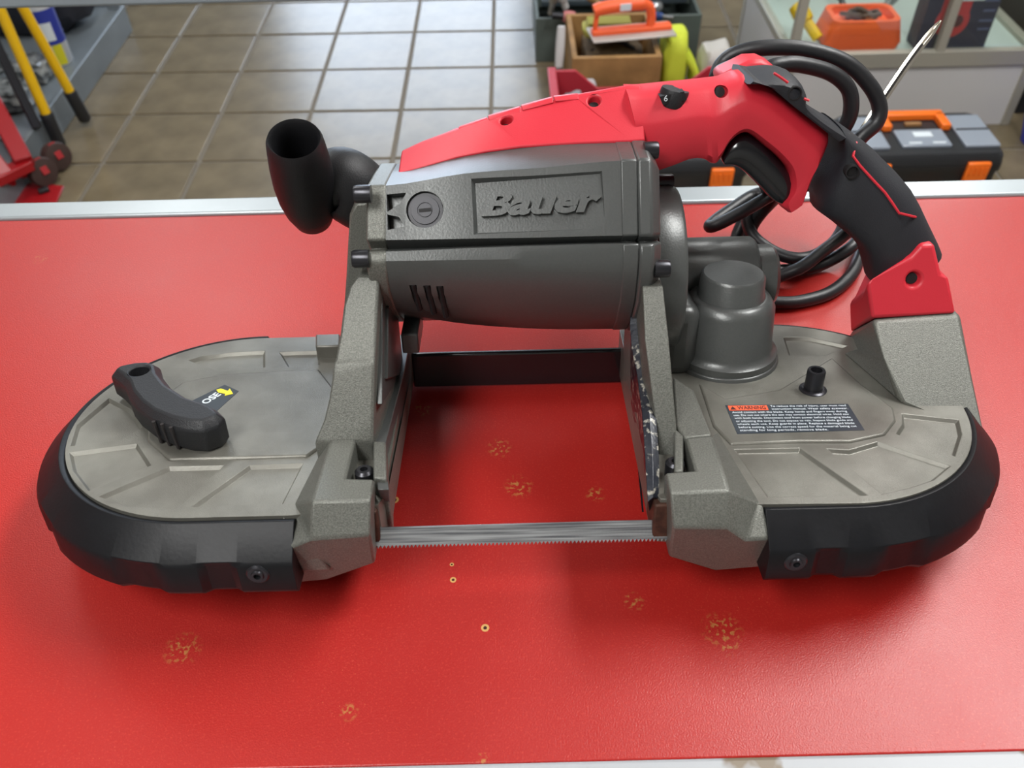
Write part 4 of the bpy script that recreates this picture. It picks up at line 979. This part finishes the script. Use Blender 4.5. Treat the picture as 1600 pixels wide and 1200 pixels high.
e = lump('rag', (W(918, 72, z=zt-.03).x-.02, 2.583, G), (.08, .045, .15), mat('pale_rag', lin(186, 184, 188), .85), 'pale rag hanging at the front of the wooden box', 'rag', 16, amp=.05); kid(MB().box((0, -.02, .1), (.03, .03, .01)), 'rag_fold', bpy.data.materials['pale_rag'], e)
rod('paint_scraper', 'white handled paint scraper leaning at the left of the wooden box', 'scraper', (.170, 2.66, G+.02), (.185, 2.72, zt+.06), .009, M['steel'], hm_=M['white'])
# --- red plastic crate
rx0, rx1, ry0, ry1, rh = .15, .70, 2.285, 2.54, .20
rcx = empty('red_crate', (rx0, ry0, G)); tag(rcx, 'dark red plastic crate on the floor behind the saw handle', 'crate'); rw, rd = rx1-rx0, ry1-ry0
kid(MB().box((rw/2, rd/2, .008), (rw, rd, .016)), 'crate_bottom', m_crate, rcx)
for nm, c0_, c1_, vert in (('crate_wall', (0, 0), (rw, 0), 0), ('crate_wall', (0, rd), (rw, rd), 0)):
    y = c0_[1]; a = [(0, 0), (rw, 0), (rw, rh), (rw-.07, rh), (rw-.14, rh-.06), (.14, rh-.06), (.07, rh), (0, rh)]
    kid(MB().loft([[Vector((p_[0], y-.006, p_[1])) for p_ in a], [Vector((p_[0], y+.006, p_[1])) for p_ in a]]), nm, m_crate, rcx, bevel=.002)
for x in (0, rw): kid(MB().box((x, rd/2, rh/2), (.012, rd-.013, rh)), 'crate_wall', m_crate, rcx, bevel=.002)
kid(MB().box((-.004, rd/2, rh), (.026, rd+.02, .014)), 'crate_rim', m_crate, rcx, bevel=.003); kid(MB().box((rw+.004, rd/2, rh), (.026, rd+.02, .014)), 'crate_rim', m_crate, rcx, bevel=.003)
e = lump('cardboard_packet', (.40, 2.41, G+.018), (.26, .17, .14), mat('brown_card', lin(120, 74, 56), .75, var=.3, vscale=10), 'brown cardboard packet inside the red crate', 'packet', 31, amp=.03); kid(MB().box((0, 0, .142), (.12, .06, .004)), 'packet_tape', M['white'], e)
e = lump('grey_cloth', (.208, 2.44, G+.018), (.07, .10, .15), mat('grey_cloth', lin(140, 142, 146), .85), 'grey cloth bundled in the corner of the red crate', 'cloth', 33, amp=.08); kid(MB().box((0, -.03, .145), (.05, .05, .01)), 'cloth_fold', bpy.data.materials['grey_cloth'], e)
# --- glass display case
kx0, kx1, ky0, ky1, kz = .86, 1.62, 2.50, 3.10, .235
dc_ = empty('display_case', (kx0, ky0, G)); tag(dc_, 'glass display case with a pale base and metal frame', 'display case'); kw, kd = kx1-kx0, ky1-ky0; KH = .98
m_frame = mat('dull_aluminium', lin(176, 172, 160), .4, .3)
kid(MB().box((kw/2, .012, kz/2), (kw-.04, .012, kz)), 'base_panel', M['white'], dc_); kid(MB().box((.008, kd/2, kz/2), (.012, kd-.04, kz)), 'base_panel', M['white'], dc_); kid(MB().box((kw-.008, kd/2, kz/2), (.012, kd-.04, kz)), 'base_panel', M['white'], dc_); kid(MB().box((kw/2, kd-.008, KH/2), (kw-.04, .012, KH)), 'back_panel', M['white'], dc_)
kid(MB().box((kw/2, kd/2, kz-.006), (kw-.03, kd-.03, .012)), 'case_deck', mat('pale_green_deck', lin(190, 200, 196), .3), dc_)
for x in (.012, kw*.60, kw-.012):
    kid(MB().box((x, .010, KH/2 if x != kw*.60 else (KH+kz)/2), (.026, .026, KH if x != kw*.60 else KH-kz)), 'frame_post', m_frame, dc_, bevel=.002)
for x in (.012, kw-.012): kid(MB().box((x, kd-.012, KH/2), (.026, .026, KH)), 'frame_post', m_frame, dc_, bevel=.002)
for z in (kz+.012, KH):
    kid(MB().box((kw/2, .009, z-.02), (kw, .026, .048)), 'frame_rail', m_frame, dc_, bevel=.002)
    for x in (.012, kw-.012): kid(MB().box((x, kd/2, z-.008), (.026, kd, .026)), 'frame_rail', m_frame, dc_, bevel=.002)
for x0, x1 in ((.03, kw*.60-.016), (kw*.60+.016, kw-.03)): kid(MB().box(((x0+x1)/2, .012, (KH+kz)/2), (x1-x0, .004, KH-kz-.04)), 'glass_pane', m_glass, dc_)
kid(MB().box((.012, kd/2, (KH+kz)/2), (.004, kd-.05, KH-kz-.04)), 'glass_pane', m_glass, dc_)
kdz = G+kz+.0005
p = W(1345, 78, z=kdz); oc = empty('orange_caddy', (1.10, 2.625, kdz)); tag(oc, 'orange plastic caddy holding a chain inside the display case', 'caddy')
def rr(w, d, r, n=6):
    out = []
    for cx, cy, a0 in ((w/2-r, d/2-r, 0), (-w/2+r, d/2-r, PI/2), (-w/2+r, -d/2+r, PI), (w/2-r, -d/2+r, 1.5*PI)):
        out += [(cx+r*math.cos(a0+i*PI/2/n), cy+r*math.sin(a0+i*PI/2/n)) for i in range(n+1)]
    return out
kid(MB().loft([[(x, y, z) for x, y in rr(w, d, .03)] for w, d, z in ((.225, .15, 0), (.235, .16, .02), (.205, .135, .085), (.175, .11, .085), (.165, .10, .062))]), 'caddy_body', m_org2, oc)
ch = []
for q in range(16):
    a = q*1.3; rr2 = .02+.035*((q*37) % 10)/10
    ch.append((math.cos(a)*rr2*1.25, math.sin(a)*rr2*.65, .072+.007*(q % 3)))
cn = kid(MB().tube(ch, .007, 6, 4), 'chain', mat('rusty_chain', lin(92, 70, 58), .6, .5), oc)
p = W(1480, 77, z=kdz); nb_ = empty('boxed_tool', (1.365, 2.585, kdz)); tag(nb_, 'navy retail box with a red picture inside the display case', 'box')
kid(MB().box((0, 0, .13), (.215, .07, .26)), 'carton', mat('navy_card', lin(38, 42, 72), .45), nb_, bevel=.002)
kid(MB().rev([(.050, 0), (.050, .0015)], (-.02, -.0355, .085), (0, -1, 0), 30).box((-.02, -.0362, .14), (.085, .0015, .10)), 'red_picture', mat('red_print', lin(206, 56, 66), .45), nb_)
kid(MB().rev([(.018, 0), (.018, .001)], (-.005, -.0372, .085), (0, -1, 0), 20), 'picture_centre', mat('dark_print', lin(90, 40, 52), .5), nb_)
for i, (x, z, w) in enumerate(((.015, .165, .085), (.02, .150, .07), (.078, .145, .04), (.08, .115, .035), (.08, .085, .04), (.082, .06, .035))): kid(MB().box((x, -.0385, z), (w, .0012, .006 if i > 1 else .010)), 'print_line', M['white_p'] if i < 2 else mat('pale_blue_print', lin(90, 100, 140), .5), nb_)
p = W(1262, 66, z=kdz); rod('yellow_cutter', 'yellow handled cutter leaning inside the display case', 'cutter', (.965, 2.58, kdz+.028), W(1243, 8, y=2.66), .016, m_yel, hm_=m_yel)
p = W(1318, 18, z=kdz); rod('steel_punch', 'slim steel punch standing behind the orange caddy', 'punch', (p.x, p.y, kdz+.01), W(1308, -20, y=p.y+.05), .010, M['dsteel'])
p = W(1385, 30, z=kdz); rod('steel_chisel', 'grey steel chisel standing behind the orange caddy beside the glass divider', 'chisel', (p.x, p.y+.05, kdz+.01), W(1400, -10, y=p.y+.08), .012, M['steel'])
# --- black and orange organiser toolboxes on the floor
def organiser(x, y, label):
    e = empty('organiser_toolbox', (x, y, G)); tag(e, label, 'toolbox', 'black and orange organiser toolboxes')
    w, d, h = .42, .235, .185
    kid(MB().loft([[(a, b, z) for a, b in rr(ww_, dd_, .025)] for ww_, dd_, z in ((w*.90, d*.88, 0), (w*.96, d*.97, .012), (w*.97, d*.98, .125), (w, d, .130), (w, d, .150))]), 'body', m_bk, e)
    lid = kid(MB().loft([[(a, b, z) for a, b in rr(ww_, dd_, .025)] for ww_, dd_, z in ((w*.995, d*.995, .151), (w*.98, d*.98, .172), (w*.94, d*.92, .183))]), 'lid', m_bk, e)
    for sx_ in (-1, 1):
        kid(MB().box((sx_*.150, .0, .187), (.095, .165, .010)), 'clear_lid', m_clear, lid, bevel=.003)
        kid(MB().box((sx_*.150, .0, .1935), (.090, .004, .003)), 'divider', m_bk, lid)
        lt_ = kid(MB().box((sx_*.135, -d/2-.005, .125), (.062, .014, .075)), 'latch', m_org, e, bevel=.004)
        for q in range(4): kid(MB().box((sx_*.135-.021+q*.014, -d/2-.013, .140), (.006, .004, .022)), 'latch_rib', m_org, lt_)
    kid(MB().box((0, -.035, .187), (.135, .085, .010)), 'clear_lid', m_clear, lid, bevel=.003)
    kid(MB().box((.004, -.022, .1928), (.05, .024, .002)), 'sticker', M['white_p'], lid); kid(MB().box((-.03, -.066, .1928), (.034, .006, .002)).box((.035, -.066, .1928), (.034, .006, .002)), 'print_bar', M['white_p'], lid)
    kid(MB().box((0, .082, .193), (.19, .028, .020)).box((-.082, .045, .193), (.026, .07, .020)).box((.082, .045, .193), (.026, .07, .020)), 'carry_handle', m_org, lid, bevel=.004)
    kid(MB().box((0, .042, .188), (.045, .014, .008)), 'maker_badge', mat('tan_badge', lin(150, 110, 70), .5) if 'tan_badge' not in bpy.data.materials else bpy.data.materials['tan_badge'], lid)
    kid(MB().box((.025, -d/2-.002, .055), (.09, .008, .03)), 'front_sticker', m_org, e)
    return e
organiser(1.145, 2.145, 'black organiser toolbox with orange handle in front of the display case base')
organiser(.450, 2.145, 'black organiser toolbox seen under the saw trigger, one orange latch showing')
# --- things beyond the case at the right edge
e = empty('black_cabinet', (1.95, 2.62, G)); tag(e, 'black cabinet standing beyond the display case', 'cabinet')
kid(MB().box((0, .2, .28), (.56, .5, .56)), 'cabinet_body', m_bk, e, bevel=.004); kid(MB().box((-.0, -.054, .28), (.5, .01, .5)), 'cabinet_door', m_bk, e, bevel=.003)
e = empty('blue_tub', (1.72, 2.33, G)); tag(e, 'bright blue plastic tub at the foot of the black cabinet', 'tub')
kid(MB().loft([[(a, b, z) for a, b in rr(w_, w_, .03)] for w_, z in ((.20, 0), (.24, .12), (.22, .12), (.19, .01))]), 'tub_wall', mat('blue_plastic', lin(48, 58, 190), .4), e); kid(MB().box((0, 0, .118), (.26, .02, .012)), 'tub_rim', bpy.data.materials['blue_plastic'], e, bevel=.003)
